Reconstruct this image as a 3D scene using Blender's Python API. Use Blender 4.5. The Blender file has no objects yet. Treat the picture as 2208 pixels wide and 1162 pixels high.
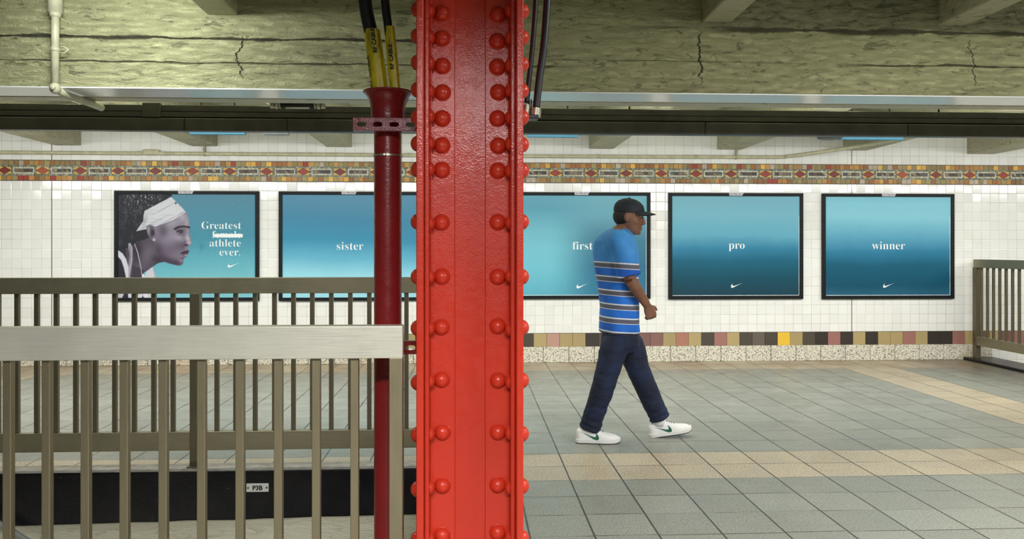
import bpy, bmesh, math, random
import numpy as np
from mathutils import Vector, Matrix, noise as mnoise

# ------------------------------------------------------------------ camera, world, lamps, exposure
F = 1740.0; CX = 1104.0; HY = 538.0; CH = 1.345; YAW = math.radians(2.98)
SC = bpy.context.scene
COL = SC.collection
cam = bpy.data.cameras.new('camera')
cam.sensor_width = 36.0
cam.lens = F / 2208.0 * 36.0
cam.shift_y = (HY - 581.0) / 2208.0
cam.clip_start = 0.05
cam_ob = bpy.data.objects.new('camera', cam)
COL.objects.link(cam_ob)
cam_ob.location = (0, 0, CH)
cam_ob.rotation_euler = (math.pi / 2, 0, -YAW)
SC.camera = cam_ob

SC.view_settings.view_transform = 'Standard'
SC.view_settings.look = 'None'
SC.view_settings.gamma = 1.0
SC.view_settings.use_curve_mapping = False
SC.view_settings.exposure = 0.0

world = bpy.data.worlds.new('station_ambient')
SC.world = world
world.use_nodes = True
world.node_tree.nodes['Background'].inputs[0].default_value = (0.80, 0.90, 0.88, 1)
world.node_tree.nodes['Background'].inputs[1].default_value = 0.11


def strip_lamp(name, loc, sx, sy, power, rot=(0, 0, 0), col=(1.0, 0.97, 0.88), spread=180):
    l = bpy.data.lights.new(name, 'AREA')
    l.shape = 'RECTANGLE'; l.size = sx; l.size_y = sy
    l.energy = power; l.color = col
    l.spread = math.radians(spread)
    o = bpy.data.objects.new(name, l)
    COL.objects.link(o)
    o.location = loc; o.rotation_euler = rot
    return o

R90 = math.pi / 2
WHITE_TUBE = (1.0, 0.99, 0.975)
# fluorescent row behind the camera, lighting the column, the railings and the girder face
strip_lamp('tube_row_entrance', (0.05, -1.1, 2.60), 1.5, 0.24, 92, (math.radians(33), 0, 0), WHITE_TUBE, 100)
strip_lamp('tube_row_entrance_end', (4.2, -1.1, 2.62), 2.4, 0.14, 78, (math.radians(48), 0, 0), WHITE_TUBE, 140)
# tube over the stairs, close to the girder
strip_lamp('tube_over_stairs', (-1.95, 4.15, 2.80), 0.62, 0.12, 27, (math.radians(35), 0, 0), (0.96, 1.0, 1.0))
# unseen lamp added low in the stairwell to brighten its plaster wall
strip_lamp('added_stairwell_fill', (-2.6, 3.10, -1.1), 2.4, 0.10, 5, (math.radians(84), 0, 0), (1.0, 0.98, 0.90))
# tubes over the walkway
strip_lamp('tube_row_walkway', (3.3, 2.3, 2.9), 2.6, 0.14, 165, (math.radians(10), 0, 0), WHITE_TUBE, 165)
# tubes in the black trough that runs along the platform wall: down on the wall, up on the ceiling
for cx, pw_ in ((-5.2, 62), (-2.6, 53), (0.0, 44), (2.6, 42), (5.2, 47), (7.8, 60)):
    strip_lamp('trough_tube_wall', (cx, 6.68, 2.36), 2.5, 0.12, pw_, (math.radians(34), 0, 0), WHITE_TUBE)
    strip_lamp('trough_tube_ceiling', (cx, 6.53, 2.50), 2.4, 0.10, 42, (math.pi, 0, 0), (1.0, 1.0, 0.86))

# ------------------------------------------------------------------ picture-to-place measuring helpers
SA, CA = math.sin(YAW), math.cos(YAW)

def ray(px, py):
    u = (px - CX) / F; v = (HY - py) / F
    return Vector((u * CA + SA, CA - u * SA, v))

def P(px, py, Y):
    d = ray(px, py); t = Y / d.y
    return Vector((d.x * t, Y, CH + d.z * t))

def G(px, py, z=0.0):
    d = ray(px, py); t = (z - CH) / d.z
    return Vector((d.x * t, d.y * t, z))

def XA(px, Y):
    return P(px, HY, Y).x

def ZA(px, py, Y):
    return P(px, py, Y).z

# ------------------------------------------------------------------ mesh helpers
class MB:
    def __init__(self):
        self.v = []; self.f = []; self.c = []; self.col = None
    def add(self, vs, fs, col=None):
        b = len(self.v)
        self.v += [tuple(p) for p in vs]
        for f in fs:
            self.f.append(tuple(b + i for i in f)); self.c.append(col)
        return self
    def box(self, x0, x1, y0, y1, z0, z1, col=None):
        x0, x1 = min(x0, x1), max(x0, x1); y0, y1 = min(y0, y1), max(y0, y1); z0, z1 = min(z0, z1), max(z0, z1)
        vs = [(x0, y0, z0), (x1, y0, z0), (x1, y1, z0), (x0, y1, z0), (x0, y0, z1), (x1, y0, z1), (x1, y1, z1), (x0, y1, z1)]
        return self.add(vs, [(3, 2, 1, 0), (4, 5, 6, 7), (0, 1, 5, 4), (1, 2, 6, 5), (2, 3, 7, 6), (3, 0, 4, 7)], col)
    def tube(self, path, r, n=14, cap=True, ry=None):
        path = [Vector(p) for p in path]
        rs = r if isinstance(r, (list, tuple)) else [r] * len(path)
        up = None; rings = []
        for i, p in enumerate(path):
            if i == 0: t = path[1] - p
            elif i == len(path) - 1: t = p - path[-2]
            else: t = (path[i + 1] - p).normalized() + (p - path[i - 1]).normalized()
            t.normalize()
            if up is None:
                up = Vector((0, 0, 1)) if abs(t.z) < 0.9 else Vector((0, 1, 0))
            a = t.cross(up).normalized(); b = a.cross(t).normalized(); up = b
            rings.append([p + (a * math.cos(2 * math.pi * k / n) + b * math.sin(2 * math.pi * k / n)) * rs[i] for k in range(n)])
        return self.loft(rings, cap)
    def loft(self, rings, cap=True):
        n = len(rings[0]); vs = [p for r in rings for p in r]; fs = []
        for i in range(len(rings) - 1):
            for k in range(n):
                fs.append((i * n + k, i * n + (k + 1) % n, (i + 1) * n + (k + 1) % n, (i + 1) * n + k))
        if cap:
            fs.append(tuple(range(n))[::-1]); fs.append(tuple((len(rings) - 1) * n + k for k in range(n)))
        return self.add(vs, fs)
    def lathe(self, prof, origin=(0, 0, 0), n=32, axis='z'):
        o = Vector(origin); rings = []
        for r, z in prof:
            ring = []
            for k in range(n):
                a = 2 * math.pi * k / n
                p = Vector((r * math.cos(a), r * math.sin(a), z))
                if axis == 'y': p = Vector((p.x, -p.z, p.y))
                elif axis == 'x': p = Vector((p.z, p.x, p.y))
                elif axis == '-x': p = Vector((-p.z, p.y, p.x))
                ring.append(o + p)
            rings.append(ring)
        return self.loft(rings)
    def prism(self, pts, depth):
        """pts: 3D outline (planar), depth: Vector extrusion"""
        pts = [Vector(p) for p in pts]; d = Vector(depth); n = len(pts)
        vs = pts + [p + d for p in pts]
        fs = [tuple(range(n)), tuple(range(2 * n - 1, n - 1, -1))]
        for k in range(n):
            fs.append((k, n + k, n + (k + 1) % n, (k + 1) % n))
        return self.add(vs, fs)
    def ball(self, c, rx, ry=None, rz=None, n=20, m=12):
        ry = rx if ry is None else ry; rz = rx if rz is None else rz
        rings = []
        for i in range(m + 1):
            t = math.pi * i / m; t = min(max(t, 0.02), math.pi - 0.02)
            rings.append([Vector(c) + Vector((rx * math.sin(t) * math.cos(2 * math.pi * k / n), ry * math.sin(t) * math.sin(2 * math.pi * k / n), -rz * math.cos(t))) for k in range(n)])
        return self.loft(rings)
    def mesh(self, name):
        me = bpy.data.meshes.new(name)
        me.from_pydata(self.v, [], self.f); me.update()
        bm = bmesh.new(); bm.from_mesh(me)
        bmesh.ops.recalc_face_normals(bm, faces=bm.faces)
        bm.to_mesh(me); bm.free()
        if any(c is not None for c in self.c):
            at = me.color_attributes.new('paint', 'FLOAT_COLOR', 'CORNER')
            i = 0
            buf = []
            for poly, c in zip(me.polygons, self.c):
                c = c or (1, 1, 1)
                for _ in poly.loop_indices: buf += [c[0], c[1], c[2], 1.0]
            at.data.foreach_set('color', buf)
        return me
    def build(self, name, mat, parent=None, bevel=0.0, smooth=False, seg=2):
        me = self.mesh(name)
        return link(name, me, mat, parent, bevel, smooth, seg)


def link(name, me, mat, parent=None, bevel=0.0, smooth=False, seg=2):
    if mat is not None:
        me.materials.clear(); me.materials.append(mat)
    if smooth:
        for p in me.polygons: p.use_smooth = True
    o = bpy.data.objects.new(name, me); COL.objects.link(o)
    if parent is not None:
        o.parent = parent
        w = parent.location if parent.parent is None else parent.location + parent.parent.location
        o.location = -w
    if bevel:
        m = o.modifiers.new('soft edge', 'BEVEL'); m.width = bevel; m.segments = seg; m.limit_method = 'ANGLE'; m.angle_limit = math.radians(40)
        if not smooth:
            for p in me.polygons: p.use_smooth = True
            w = o.modifiers.new('normals', 'WEIGHTED_NORMAL'); w.keep_sharp = True
    return o


def smooth_by_angle(o, ang=35):
    me = o.data
    bm = bmesh.new(); bm.from_mesh(me)
    lim = math.radians(ang)
    for e in bm.edges:
        if len(e.link_faces) == 2 and e.calc_face_angle(0) > lim: e.smooth = False
    for f in bm.faces: f.smooth = True
    bm.to_mesh(me); bm.free()
    return o


def thing(name, label, cat, loc=(0, 0, 0), group=None):
    o = bpy.data.objects.new(name, None); COL.objects.link(o)
    o.location = loc; o.empty_display_size = 0.1
    o['label'] = label; o['category'] = cat; o['kind'] = 'thing'
    if group: o['group'] = group
    return o

def tag(o, label, cat, group=None):
    o['label'] = label; o['category'] = cat; o['kind'] = 'thing'
    if group: o['group'] = group
    return o

def struct(o):
    o['kind'] = 'structure'
    return o

def text_mesh(body, size, align='CENTER', extrude=0.0006, offset=0.0, serif=False, space=1.0):
    if serif:
        s = ''
        for ch in body:
            if 'a' <= ch <= 'z': s += chr(0x1D41A + ord(ch) - 97)
            elif 'A' <= ch <= 'Z': s += chr(0x1D400 + ord(ch) - 65)
            else: s += ch
        body = s
    c = bpy.data.curves.new('lettering', 'FONT')
    c.body = body; c.size = size; c.align_x = align; c.align_y = 'BOTTOM_BASELINE'; c.extrude = extrude; c.offset = offset; c.space_character = space
    o = bpy.data.objects.new('lettering', c); COL.objects.link(o)
    dg = bpy.context.evaluated_depsgraph_get(); dg.update()
    me = bpy.data.meshes.new_from_object(o.evaluated_get(dg))
    bpy.data.objects.remove(o); bpy.data.curves.remove(c)
    # stand the text up: x right, z up, facing -y
    me.transform(Matrix.Rotation(R90, 4, 'X'))
    return me

def bake(o):
    dg = bpy.context.evaluated_depsgraph_get(); dg.update()
    me = bpy.data.meshes.new_from_object(o.evaluated_get(dg))
    o.modifiers.clear(); o.data = me
    return o

# ------------------------------------------------------------------ material helpers
def srgb(r, g, b):
    def f(c):
        c /= 255.0
        return c / 12.92 if c <= 0.04045 else ((c + 0.055) / 1.055) ** 2.4
    return (f(r), f(g), f(b))

class NT:
    def __init__(self, name):
        self.m = bpy.data.materials.new(name); self.m.use_nodes = True
        self.nt = self.m.node_tree
        self.b = self.nt.nodes['Principled BSDF']
        self._tc = None
    def n(self, t, **kw):
        nd = self.nt.nodes.new(t)
        for k, v in kw.items(): setattr(nd, k, v)
        return nd
    def l(self, a, b): self.nt.links.new(a, b)
    def put(self, sock, v):
        if hasattr(v, 'is_output') or isinstance(v, bpy.types.NodeSocket): self.l(v, sock)
        elif isinstance(v, (tuple, list)) and len(v) == 3 and sock.type == 'RGBA': sock.default_value = (*v, 1)
        else: sock.default_value = v
    def obj(self):
        if self._tc is None: self._tc = self.n('ShaderNodeTexCoord')
        return self._tc.outputs['Object']
    def xyz(self):
        s = self.n('ShaderNodeSeparateXYZ'); self.l(self.obj(), s.inputs[0]); return s.outputs
    def math(self, op, a, b=None, c=None):
        nd = self.n('ShaderNodeMath', operation=op)
        self.put(nd.inputs[0], a)
        if b is not None: self.put(nd.inputs[1], b)
        if c is not None: self.put(nd.inputs[2], c)
        return nd.outputs[0]
    def mapr(self, v, a, b, c=0.0, d=1.0, smooth=True):
        nd = self.n('ShaderNodeMapRange', interpolation_type='SMOOTHSTEP' if smooth else 'LINEAR')
        self.put(nd.inputs[0], v)
        for i, x in enumerate((a, b, c, d)): self.put(nd.inputs[1 + i], x)
        return nd.outputs[0]
    def noise(self, scale, detail=3, rough=0.5, vec=None, stretch=None, dist=0.0):
        nd = self.n('ShaderNodeTexNoise')
        nd.inputs['Scale'].default_value = scale; nd.inputs['Detail'].default_value = detail; nd.inputs['Roughness'].default_value = rough
        nd.inputs['Distortion'].default_value = dist
        v = vec if vec is not None else self.obj()
        if stretch is not None:
            mp = self.n('ShaderNodeMapping'); self.l(v, mp.inputs[0]); mp.inputs['Scale'].default_value = stretch; v = mp.outputs[0]
        self.l(v, nd.inputs['Vector'])
        return nd.outputs[0]
    def mix(self, fac, a, b, mode='MIX'):
        nd = self.n('ShaderNodeMix', data_type='RGBA', blend_type=mode)
        self.put(nd.inputs[0], fac)
        self.put(nd.inputs[6], a); self.put(nd.inputs[7], b)
        return nd.outputs[2]
    def ramp(self, v, stops):
        nd = self.n('ShaderNodeValToRGB')
        e = nd.color_ramp.elements
        while len(e) > 1: e.remove(e[0])
        e[0].position = stops[0][0]; e[0].color = (*stops[0][1], 1)
        for p, c in stops[1:]:
            x = e.new(p); x.color = (*c, 1)
        self.put(nd.inputs[0], v)
        return nd.outputs[0]
    def comb(self, x, y, z):
        nd = self.n('ShaderNodeCombineXYZ')
        for i, v in enumerate((x, y, z)): self.put(nd.inputs[i], v)
        return nd.outputs[0]
    def bump(self, h, strength=0.3, dist=0.01, normal=None):
        nd = self.n('ShaderNodeBump'); nd.inputs['Strength'].default_value = strength; nd.inputs['Distance'].default_value = dist
        self.l(h, nd.inputs['Height'])
        if normal is not None: self.l(normal, nd.inputs['Normal'])
        self.l(nd.outputs[0], self.b.inputs['Normal'])
        return nd.outputs[0]
    def set(self, color=None, rough=None, metal=None, coat=None, spec=None, coat_rough=None):
        b = self.b.inputs
        if color is not None: self.put(b['Base Color'], color)
        if rough is not None: self.put(b['Roughness'], rough)
        if metal is not None: self.put(b['Metallic'], metal)
        if coat is not None: b['Coat Weight'].default_value = coat
        if coat_rough is not None: b['Coat Roughness'].default_value = coat_rough
        if spec is not None: b['Specular IOR Level'].default_value = spec
        return self


def plain(name, col, rough=0.5, metal=0.0, bump=0.0, bscale=60, var=0.12, coat=0.0):
    t = NT(name)
    nz = t.noise(bscale * 0.2, 4)
    c = t.mix(t.mapr(nz, 0.3, 0.7), tuple(x * (1 - var) for x in col), tuple(min(1, x * (1 + var)) for x in col))
    t.set(c, rough, metal, coat)
    if bump: t.bump(t.noise(bscale, 4), bump, 0.004)
    return t.m
# ------------------------------------------------------------------ key distances
YW = 9.60            # tiled platform wall
YG0, YG1 = 5.08, 5.50   # concrete girder, front and back face
ZG = 2.335           # girder underside
TILE = 0.1135

# ------------------------------------------------------------------ surface materials
def wall_tile_material():
    t = NT('glazed_white_tile')
    x, y, z = t.xyz()
    x0 = XA(111.2, YW); z0 = ZA(111.2, 515.5, YW)
    X = t.math('DIVIDE', t.math('SUBTRACT', x, x0), 0.1122)
    Z = t.math('DIVIDE', t.math('SUBTRACT', z, z0), TILE)
    fx = t.math('FRACT', X); fz = t.math('FRACT', Z)
    ex = t.math('MINIMUM', fx, t.math('SUBTRACT', 1.0, fx))
    ez = t.math('MINIMUM', fz, t.math('SUBTRACT', 1.0, fz))
    e = t.math('MINIMUM', ex, ez)
    tile = t.mapr(e, 0.006, 0.024)
    wn = t.n('ShaderNodeTexWhiteNoise', noise_dimensions='3D')
    t.l(t.comb(t.math('FLOOR', X), 0.0, t.math('FLOOR', Z)), wn.inputs['Vector'])
    body = t.mix(wn.outputs['Value'], (0.81, 0.82, 0.80), (0.87, 0.88, 0.86))
    dirt = t.mapr(t.noise(1.3, 5), 0.35, 0.75)
    body = t.mix(t.math('MULTIPLY', dirt, 0.10), body, (0.60, 0.56, 0.46))
    gv = t.mapr(t.noise(3.0, 4), 0.35, 0.65)
    grout = t.mix(gv, (0.42, 0.39, 0.33), (0.66, 0.64, 0.58))
    # dark expansion joints
    j = None
    for px in (111.5, 1836.5):
        d = t.math('ABSOLUTE', t.math('SUBTRACT', x, XA(px, YW)))
        m = t.mapr(d, 0.003, 0.009, 1.0, 0.0)
        j = m if j is None else t.math('MAXIMUM', j, m)
    c = t.mix(tile, grout, body)
    c = t.mix(t.math('MULTIPLY', j, 0.85), c, (0.10, 0.055, 0.05))
    t.set(c, t.mapr(tile, 0, 1, 0.7, 0.13))
    # every tile sits at a slightly different tilt
    geo = t.n('ShaderNodeNewGeometry')
    vm = t.n('ShaderNodeVectorMath', operation='SUBTRACT'); t.l(wn.outputs['Color'], vm.inputs[0]); vm.inputs[1].default_value = (0.5, 0.5, 0.5)
    vs = t.n('ShaderNodeVectorMath', operation='SCALE'); t.l(vm.outputs[0], vs.inputs[0]); vs.inputs['Scale'].default_value = 0.05
    va = t.n('ShaderNodeVectorMath', operation='ADD'); t.l(geo.outputs['Normal'], va.inputs[0]); t.l(vs.outputs[0], va.inputs[1])
    vn = t.n('ShaderNodeVectorMath', operation='NORMALIZE'); t.l(va.outputs[0], vn.inputs[0])
    t.bump(t.mapr(e, 0.0, 0.06), 0.35, 0.003, vn.outputs[0])
    return t.m

# floor stripes of tan stone, measured on the floor
TX0 = G(1143.4, 1161.9).x; FT = 0.3045
TY0 = G(1200, 978.8).y
NEAR_A, NEAR_B = TY0 - 2 * FT, TY0
WALL_A = TY0 + 12 * FT - 0.01
XS_A = TX0 + 13 * FT; XS_B = XS_A + 2 * FT

def floor_material():
    t = NT('stone_floor_tile')
    x, y, z = t.xyz()
    X = t.math('DIVIDE', t.math('SUBTRACT', x, TX0), FT)
    Yv = t.math('DIVIDE', t.math('SUBTRACT', y, TY0), FT)
    ix = t.math('FLOOR', X)
    wcol = t.n('ShaderNodeTexWhiteNoise', noise_dimensions='1D'); t.l(ix, wcol.inputs['W'])
    Yj = t.math('ADD', Yv, t.math('MULTIPLY', t.math('SUBTRACT', wcol.outputs['Value'], 0.5), 0.035))
    fx = t.math('FRACT', X); fy = t.math('FRACT', Yj)
    ex = t.math('MINIMUM', fx, t.math('SUBTRACT', 1.0, fx))
    ey = t.math('MINIMUM', fy, t.math('SUBTRACT', 1.0, fy))
    lx = t.mapr(ex, 0.009, 0.021)
    ly = t.mapr(ey, 0.007, 0.018)
    wn = t.n('ShaderNodeTexWhiteNoise', noise_dimensions='2D')
    t.l(t.comb(ix, t.math('FLOOR', Yj), 0.0), wn.inputs['Vector'])
    def inside(v, a, b):
        return t.math('MULTIPLY', t.math('GREATER_THAN', v, a), t.math('LESS_THAN', v, b))
    tan = inside(y, NEAR_A, NEAR_B)
    tan = t.math('MAXIMUM', tan, t.math('GREATER_THAN', y, WALL_A))
    tan = t.math('MAXIMUM', tan, t.math('MULTIPLY', inside(x, XS_A, XS_B), t.math('GREATER_THAN', y, NEAR_B)))
    tan = t.math('MAXIMUM', tan, t.math('MULTIPLY', inside(x, -5.25, -4.62), t.math('GREATER_THAN', y, NEAR_B)))
    sp = t.noise(95, 4, 0.8)
    sp2 = t.noise(260, 2, 0.7)
    grey = t.mix(t.mapr(sp, 0.35, 0.65), (0.165, 0.172, 0.148), (0.335, 0.345, 0.300))
    tanc = t.mix(t.mapr(sp, 0.36, 0.62), (0.245, 0.195, 0.125), (0.60, 0.52, 0.385))
    c = t.mix(tan, grey, tanc)
    c = t.mix(t.mapr(sp2, 0.60, 0.75), c, (0.06, 0.055, 0.045))
    v = t.math('ADD', 0.92, t.math('MULTIPLY', wn.outputs['Value'], 0.16))
    c = t.mix(1.0, c, t.comb(v, v, v), 'MULTIPLY')
    # worn and dirty patches
    dirt = t.mapr(t.noise(0.9, 5, 0.6), 0.48, 0.75)
    c = t.mix(t.math('MULTIPLY', dirt, 0.35), c, (0.13, 0.115, 0.085))
    # rust coloured dirt swept up along the wall
    rust = t.math('MULTIPLY', t.mapr(y, 8.3, 9.6), t.mapr(t.noise(1.7, 4), 0.3, 0.7))
    c = t.mix(t.math('MULTIPLY', rust, 0.75), c, (0.20, 0.105, 0.04))
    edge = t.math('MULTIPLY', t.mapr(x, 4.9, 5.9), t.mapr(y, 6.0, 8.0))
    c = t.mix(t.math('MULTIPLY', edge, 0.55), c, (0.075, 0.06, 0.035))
    black = t.mapr(t.noise(3.1, 4), 0.42, 0.6)
    ly2 = t.math('MAXIMUM', ly, t.math('MULTIPLY', black, 0.75))
    g = t.math('MULTIPLY', lx, ly2)
    c = t.mix(g, (0.040, 0.036, 0.028), c)
    t.set(c, t.mapr(t.noise(6, 4), 0.3, 0.7, 0.30, 0.46))
    h = t.math('ADD', g, t.math('MULTIPLY', sp, 0.10))
    t.bump(h, 0.30, 0.003)
    return t.m

def paint_concrete(name, base, dark, seams=(), cracks=(), bumpy=0.8, stain=0.5, darker_above=None, pits=0.6, rough=0.42):
    t = NT(name)
    x, y, z = t.xyz()
    big = t.noise(1.4, 5, 0.6)
    fine = t.noise(17, 7, 0.66, stretch=(0.5, 1, 1.6), dist=0.9)
    grit = t.noise(90, 4, 0.6)
    c = t.mix(t.mapr(big, 0.3, 0.7), tuple(v * 0.9 for v in base), base)
    pit = t.mapr(fine, 0.34, 0.45, 1.0, 0.0)
    c = t.mix(t.math('MULTIPLY', pit, pits), c, dark)
    h = t.math('ADD', t.math('MULTIPLY', fine, 1.6), t.math('MULTIPLY', grit, 0.30))
    wob = t.math('MULTIPLY', t.math('SUBTRACT', t.noise(2.4, 5, 0.6), 0.5), 0.035)
    for (zc, w, xa, xb, amt) in seams:
        d = t.math('ABSOLUTE', t.math('ADD', t.math('SUBTRACT', z, zc), wob))
        wv = t.math('MULTIPLY', t.mapr(t.noise(2.0 + 7 * zc % 1, 5, 0.65), 0.35, 0.65, 0.25, 1.6), w)
        m = t.mapr(t.math('DIVIDE', d, wv), 0.25, 1.0, 1.0, 0.0)
        m = t.math('MULTIPLY', m, t.math('MULTIPLY', t.mapr(x, xa, xa + 0.5), t.mapr(x, xb - 0.5, xb, 1.0, 0.0)))
        m = t.math('MULTIPLY', m, amt)
        c = t.mix(m, c, dark)
        h = t.math('SUBTRACT', h, t.math('MULTIPLY', m, 0.8))
    for (xc, za, zb, w) in cracks:
        zig = t.math('MULTIPLY', t.math('SUBTRACT', t.noise(4.5, 7, 0.75, stretch=(0.05, 0.05, 1)), 0.5), 0.22)
        d = t.math('ABSOLUTE', t.math('ADD', t.math('SUBTRACT', x, xc), zig))
        m = t.math('MULTIPLY', t.mapr(d, w * 0.3, w, 1.0, 0.0), t.math('MULTIPLY', t.mapr(z, za, za + 0.06), t.mapr(z, zb - 0.06, zb, 1.0, 0.0)))
        c = t.mix(m, c, tuple(v * 0.5 for v in dark))
        h = t.math('SUBTRACT', h, m)
    if stain:
        s = t.mapr(t.noise(0.8, 6, 0.65, stretch=(0.5, 1, 1.4)), 0.5, 0.72)
        c = t.mix(t.math('MULTIPLY', s, stain), c, tuple(v * 1.6 for v in dark))
    if darker_above:  # darkens the face above a given height, increasing towards the right
        za, zb, xa, xb = darker_above
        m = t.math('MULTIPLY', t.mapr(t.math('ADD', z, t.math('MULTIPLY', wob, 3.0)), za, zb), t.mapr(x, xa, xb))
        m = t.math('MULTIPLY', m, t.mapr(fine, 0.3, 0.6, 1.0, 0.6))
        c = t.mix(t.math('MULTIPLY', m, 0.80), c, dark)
    t.set(c, rough)
    if bumpy: t.bump(h, bumpy, 0.034)
    return t.m

M_TILE = wall_tile_material()
M_FLOOR = floor_material()
CREAM = (0.60, 0.60, 0.375)
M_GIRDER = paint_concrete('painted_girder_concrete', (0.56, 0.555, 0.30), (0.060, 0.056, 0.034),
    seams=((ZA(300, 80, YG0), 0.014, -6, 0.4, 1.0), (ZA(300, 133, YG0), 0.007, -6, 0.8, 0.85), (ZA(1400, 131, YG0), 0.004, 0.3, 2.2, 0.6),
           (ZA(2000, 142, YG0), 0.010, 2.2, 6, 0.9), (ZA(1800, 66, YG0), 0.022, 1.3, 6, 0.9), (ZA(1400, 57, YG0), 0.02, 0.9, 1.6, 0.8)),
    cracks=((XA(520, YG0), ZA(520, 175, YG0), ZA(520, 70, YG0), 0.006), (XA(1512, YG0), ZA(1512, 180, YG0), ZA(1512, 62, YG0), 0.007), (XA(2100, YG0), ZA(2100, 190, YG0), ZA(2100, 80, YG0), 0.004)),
    bumpy=0.9, stain=0.28, darker_above=(ZA(1800, 74, YG0), ZA(1800, 58, YG0), 1.0, 1.9))
M_UNDER = paint_concrete('smooth_grey_underside', (0.88, 0.89, 0.88), (0.20, 0.19, 0.16), bumpy=0.0, stain=0.0, pits=0.0, rough=0.2)
M_LIP = paint_concrete('cream_girder_lip', (0.52, 0.48, 0.33), (0.16, 0.13, 0.09), bumpy=0.15, stain=0.2)
M_CEIL = paint_concrete('painted_ceiling', (0.62, 0.63, 0.43), (0.12, 0.11, 0.08), bumpy=0.45, stain=0.15)
M_JOIST = paint_concrete('painted_joist', (0.56, 0.545, 0.36), (0.08, 0.07, 0.045), bumpy=0.7, stain=0.35)
M_PLASTER = paint_concrete('stairwell_plaster', (0.66, 0.64, 0.50), (0.24, 0.22, 0.16), bumpy=0.35, stain=0.2, pits=0.3)

def painted(name, rough=0.4, bump=0.15, bscale=160, gain=1.0):
    t = NT(name)
    a = t.n('ShaderNodeAttribute', attribute_name='paint')
    nz = t.mapr(t.noise(bscale, 3), 0.3, 0.7, 0.82, 1.12)
    c = t.mix(1.0, a.outputs['Color'], t.comb(nz, nz, nz), 'MULTIPLY')
    t.set(t.mix(1.0, c, (gain, gain, gain), 'MULTIPLY'), rough)
    if bump: t.bump(t.noise(bscale, 3), bump, 0.003)
    return t.m

M_MOSAIC = painted('glazed_mosaic_tesserae', 0.45, 0.25, 70, 0.86)
M_BAND = painted('coloured_dado_tile', 0.34, 0.08, 200, 0.85)
M_GROUT = plain('mosaic_grout', (0.17, 0.13, 0.075), 0.8)

def granite():
    t = NT('speckled_granite')
    sp = t.noise(62, 4, 0.85)
    c = t.mix(t.mapr(sp, 0.42, 0.50), (0.13, 0.115, 0.08), (0.74, 0.71, 0.60))
    c = t.mix(t.math('MULTIPLY', t.mapr(t.noise(1.6, 4), 0.55, 0.75), 0.45), c, (0.50, 0.33, 0.16))
    t.set(c, 0.55); t.bump(sp, 0.25, 0.003)
    return t.m
M_GRANITE = granite()

def steel(name, col, rough, grain=(1, 60, 60), dirty=0.25, metal=0.85):
    t = NT(name)
    g = t.noise(8, 4, 0.6, stretch=grain)
    c = t.mix(t.mapr(g, 0.3, 0.7), tuple(v * 0.86 for v in col), col)
    d = t.mapr(t.noise(3.5, 5, 0.6), 0.45, 0.72)
    c = t.mix(t.math('MULTIPLY', d, dirty), c, tuple(v * 0.5 for v in col))
    t.set(c, t.mapr(g, 0.2, 0.8, rough * 0.85, rough * 1.15), metal)
    t.bump(g, 0.04, 0.002)
    return t.m
M_STEEL = steel('brushed_steel', (0.84, 0.81, 0.69), 0.36, (1, 70, 70), 0.22, 0.45)
M_STEEL_DULL = steel('dull_brown_steel', (0.33, 0.30, 0.20), 0.42, (1, 40, 40), 0.35, 0.65)
M_STEEL_DARK = steel('dull_brown_steel_bars', (0.17, 0.145, 0.09), 0.42, (40, 40, 1), 0.3, 0.6)
M_STEEL_V = steel('brushed_steel_bars', (0.335, 0.285, 0.18), 0.40, (70, 70, 1), 0.25, 0.7)
M_CHROME = steel('polished_handrail', (0.82, 0.83, 0.85), 0.16, (10, 10, 10), 0.05, 0.7)
M_GALV = plain('galvanised_fitting', (0.45, 0.43, 0.34), 0.35, 0.8, 0.1)

def red_paint(name, col, rough, orange_peel, coat=0.25):
    t = NT(name)
    big = t.noise(2.2, 5, 0.6)
    c = t.mix(t.mapr(big, 0.3, 0.7), tuple(v * 0.86 for v in col), col)
    chip = t.mapr(t.noise(55, 4, 0.7), 0.735, 0.76)
    c = t.mix(t.math('MULTIPLY', chip, 0.6), c, (0.50, 0.30, 0.22))
    t.set(c, t.mapr(t.noise(30, 3), 0.3, 0.7, rough * 0.8, rough * 1.2), None, coat, spec=0.3, coat_rough=0.09)
    nb = t.bump(t.math('ADD', t.noise(190, 2, 0.5), t.math('MULTIPLY', t.noise(60, 2, 0.5), 0.9)), orange_peel, 0.006)
    t.l(nb, t.b.inputs['Coat Normal'])
    return t.m
M_RED = red_paint('thick_red_gloss_paint', (0.60, 0.037, 0.015), 0.36, 0.12, 0.28)
M_RED_EDGE = M_RED
M_MAROON = red_paint('dark_red_pole_paint', (0.235, 0.014, 0.015), 0.33, 0.12)
M_MAUVE = red_paint('dusty_red_bracket_paint', (0.25, 0.055, 0.07), 0.4, 0.15)

def black_gloss():
    t = NT('thick_black_gloss_paint')
    x, y, z = t.xyz()
    nz = t.noise(70, 5, 0.65)
    speck = t.mapr(t.noise(38, 2, 0.5), 0.74, 0.77)
    c = t.mix(t.mapr(t.noise(5, 4), 0.3, 0.7), (0.006, 0.006, 0.008), (0.013, 0.012, 0.014))
    c = t.mix(t.math('MULTIPLY', speck, 0.5), c, (0.16, 0.16, 0.16))
    t.set(c, 0.26, spec=0.22)
    t.bump(nz, 0.4, 0.006)
    return t.m
M_BLACK = black_gloss()
M_TROUGH = plain('dark_grey_trough_metal', (0.062, 0.059, 0.055), 0.42, 0.0, 0.05, 40, 0.15)
M_TROUGH_DK = plain('trough_seam_black', (0.008, 0.008, 0.008), 0.6)
M_CONDUIT = plain('cream_conduit_paint', (0.50, 0.49, 0.33), 0.4, 0, 0.08, 80)
M_RUBBER = plain('black_cable_jacket', (0.010, 0.013, 0.017), 0.42, 0, 0.03)
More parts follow.
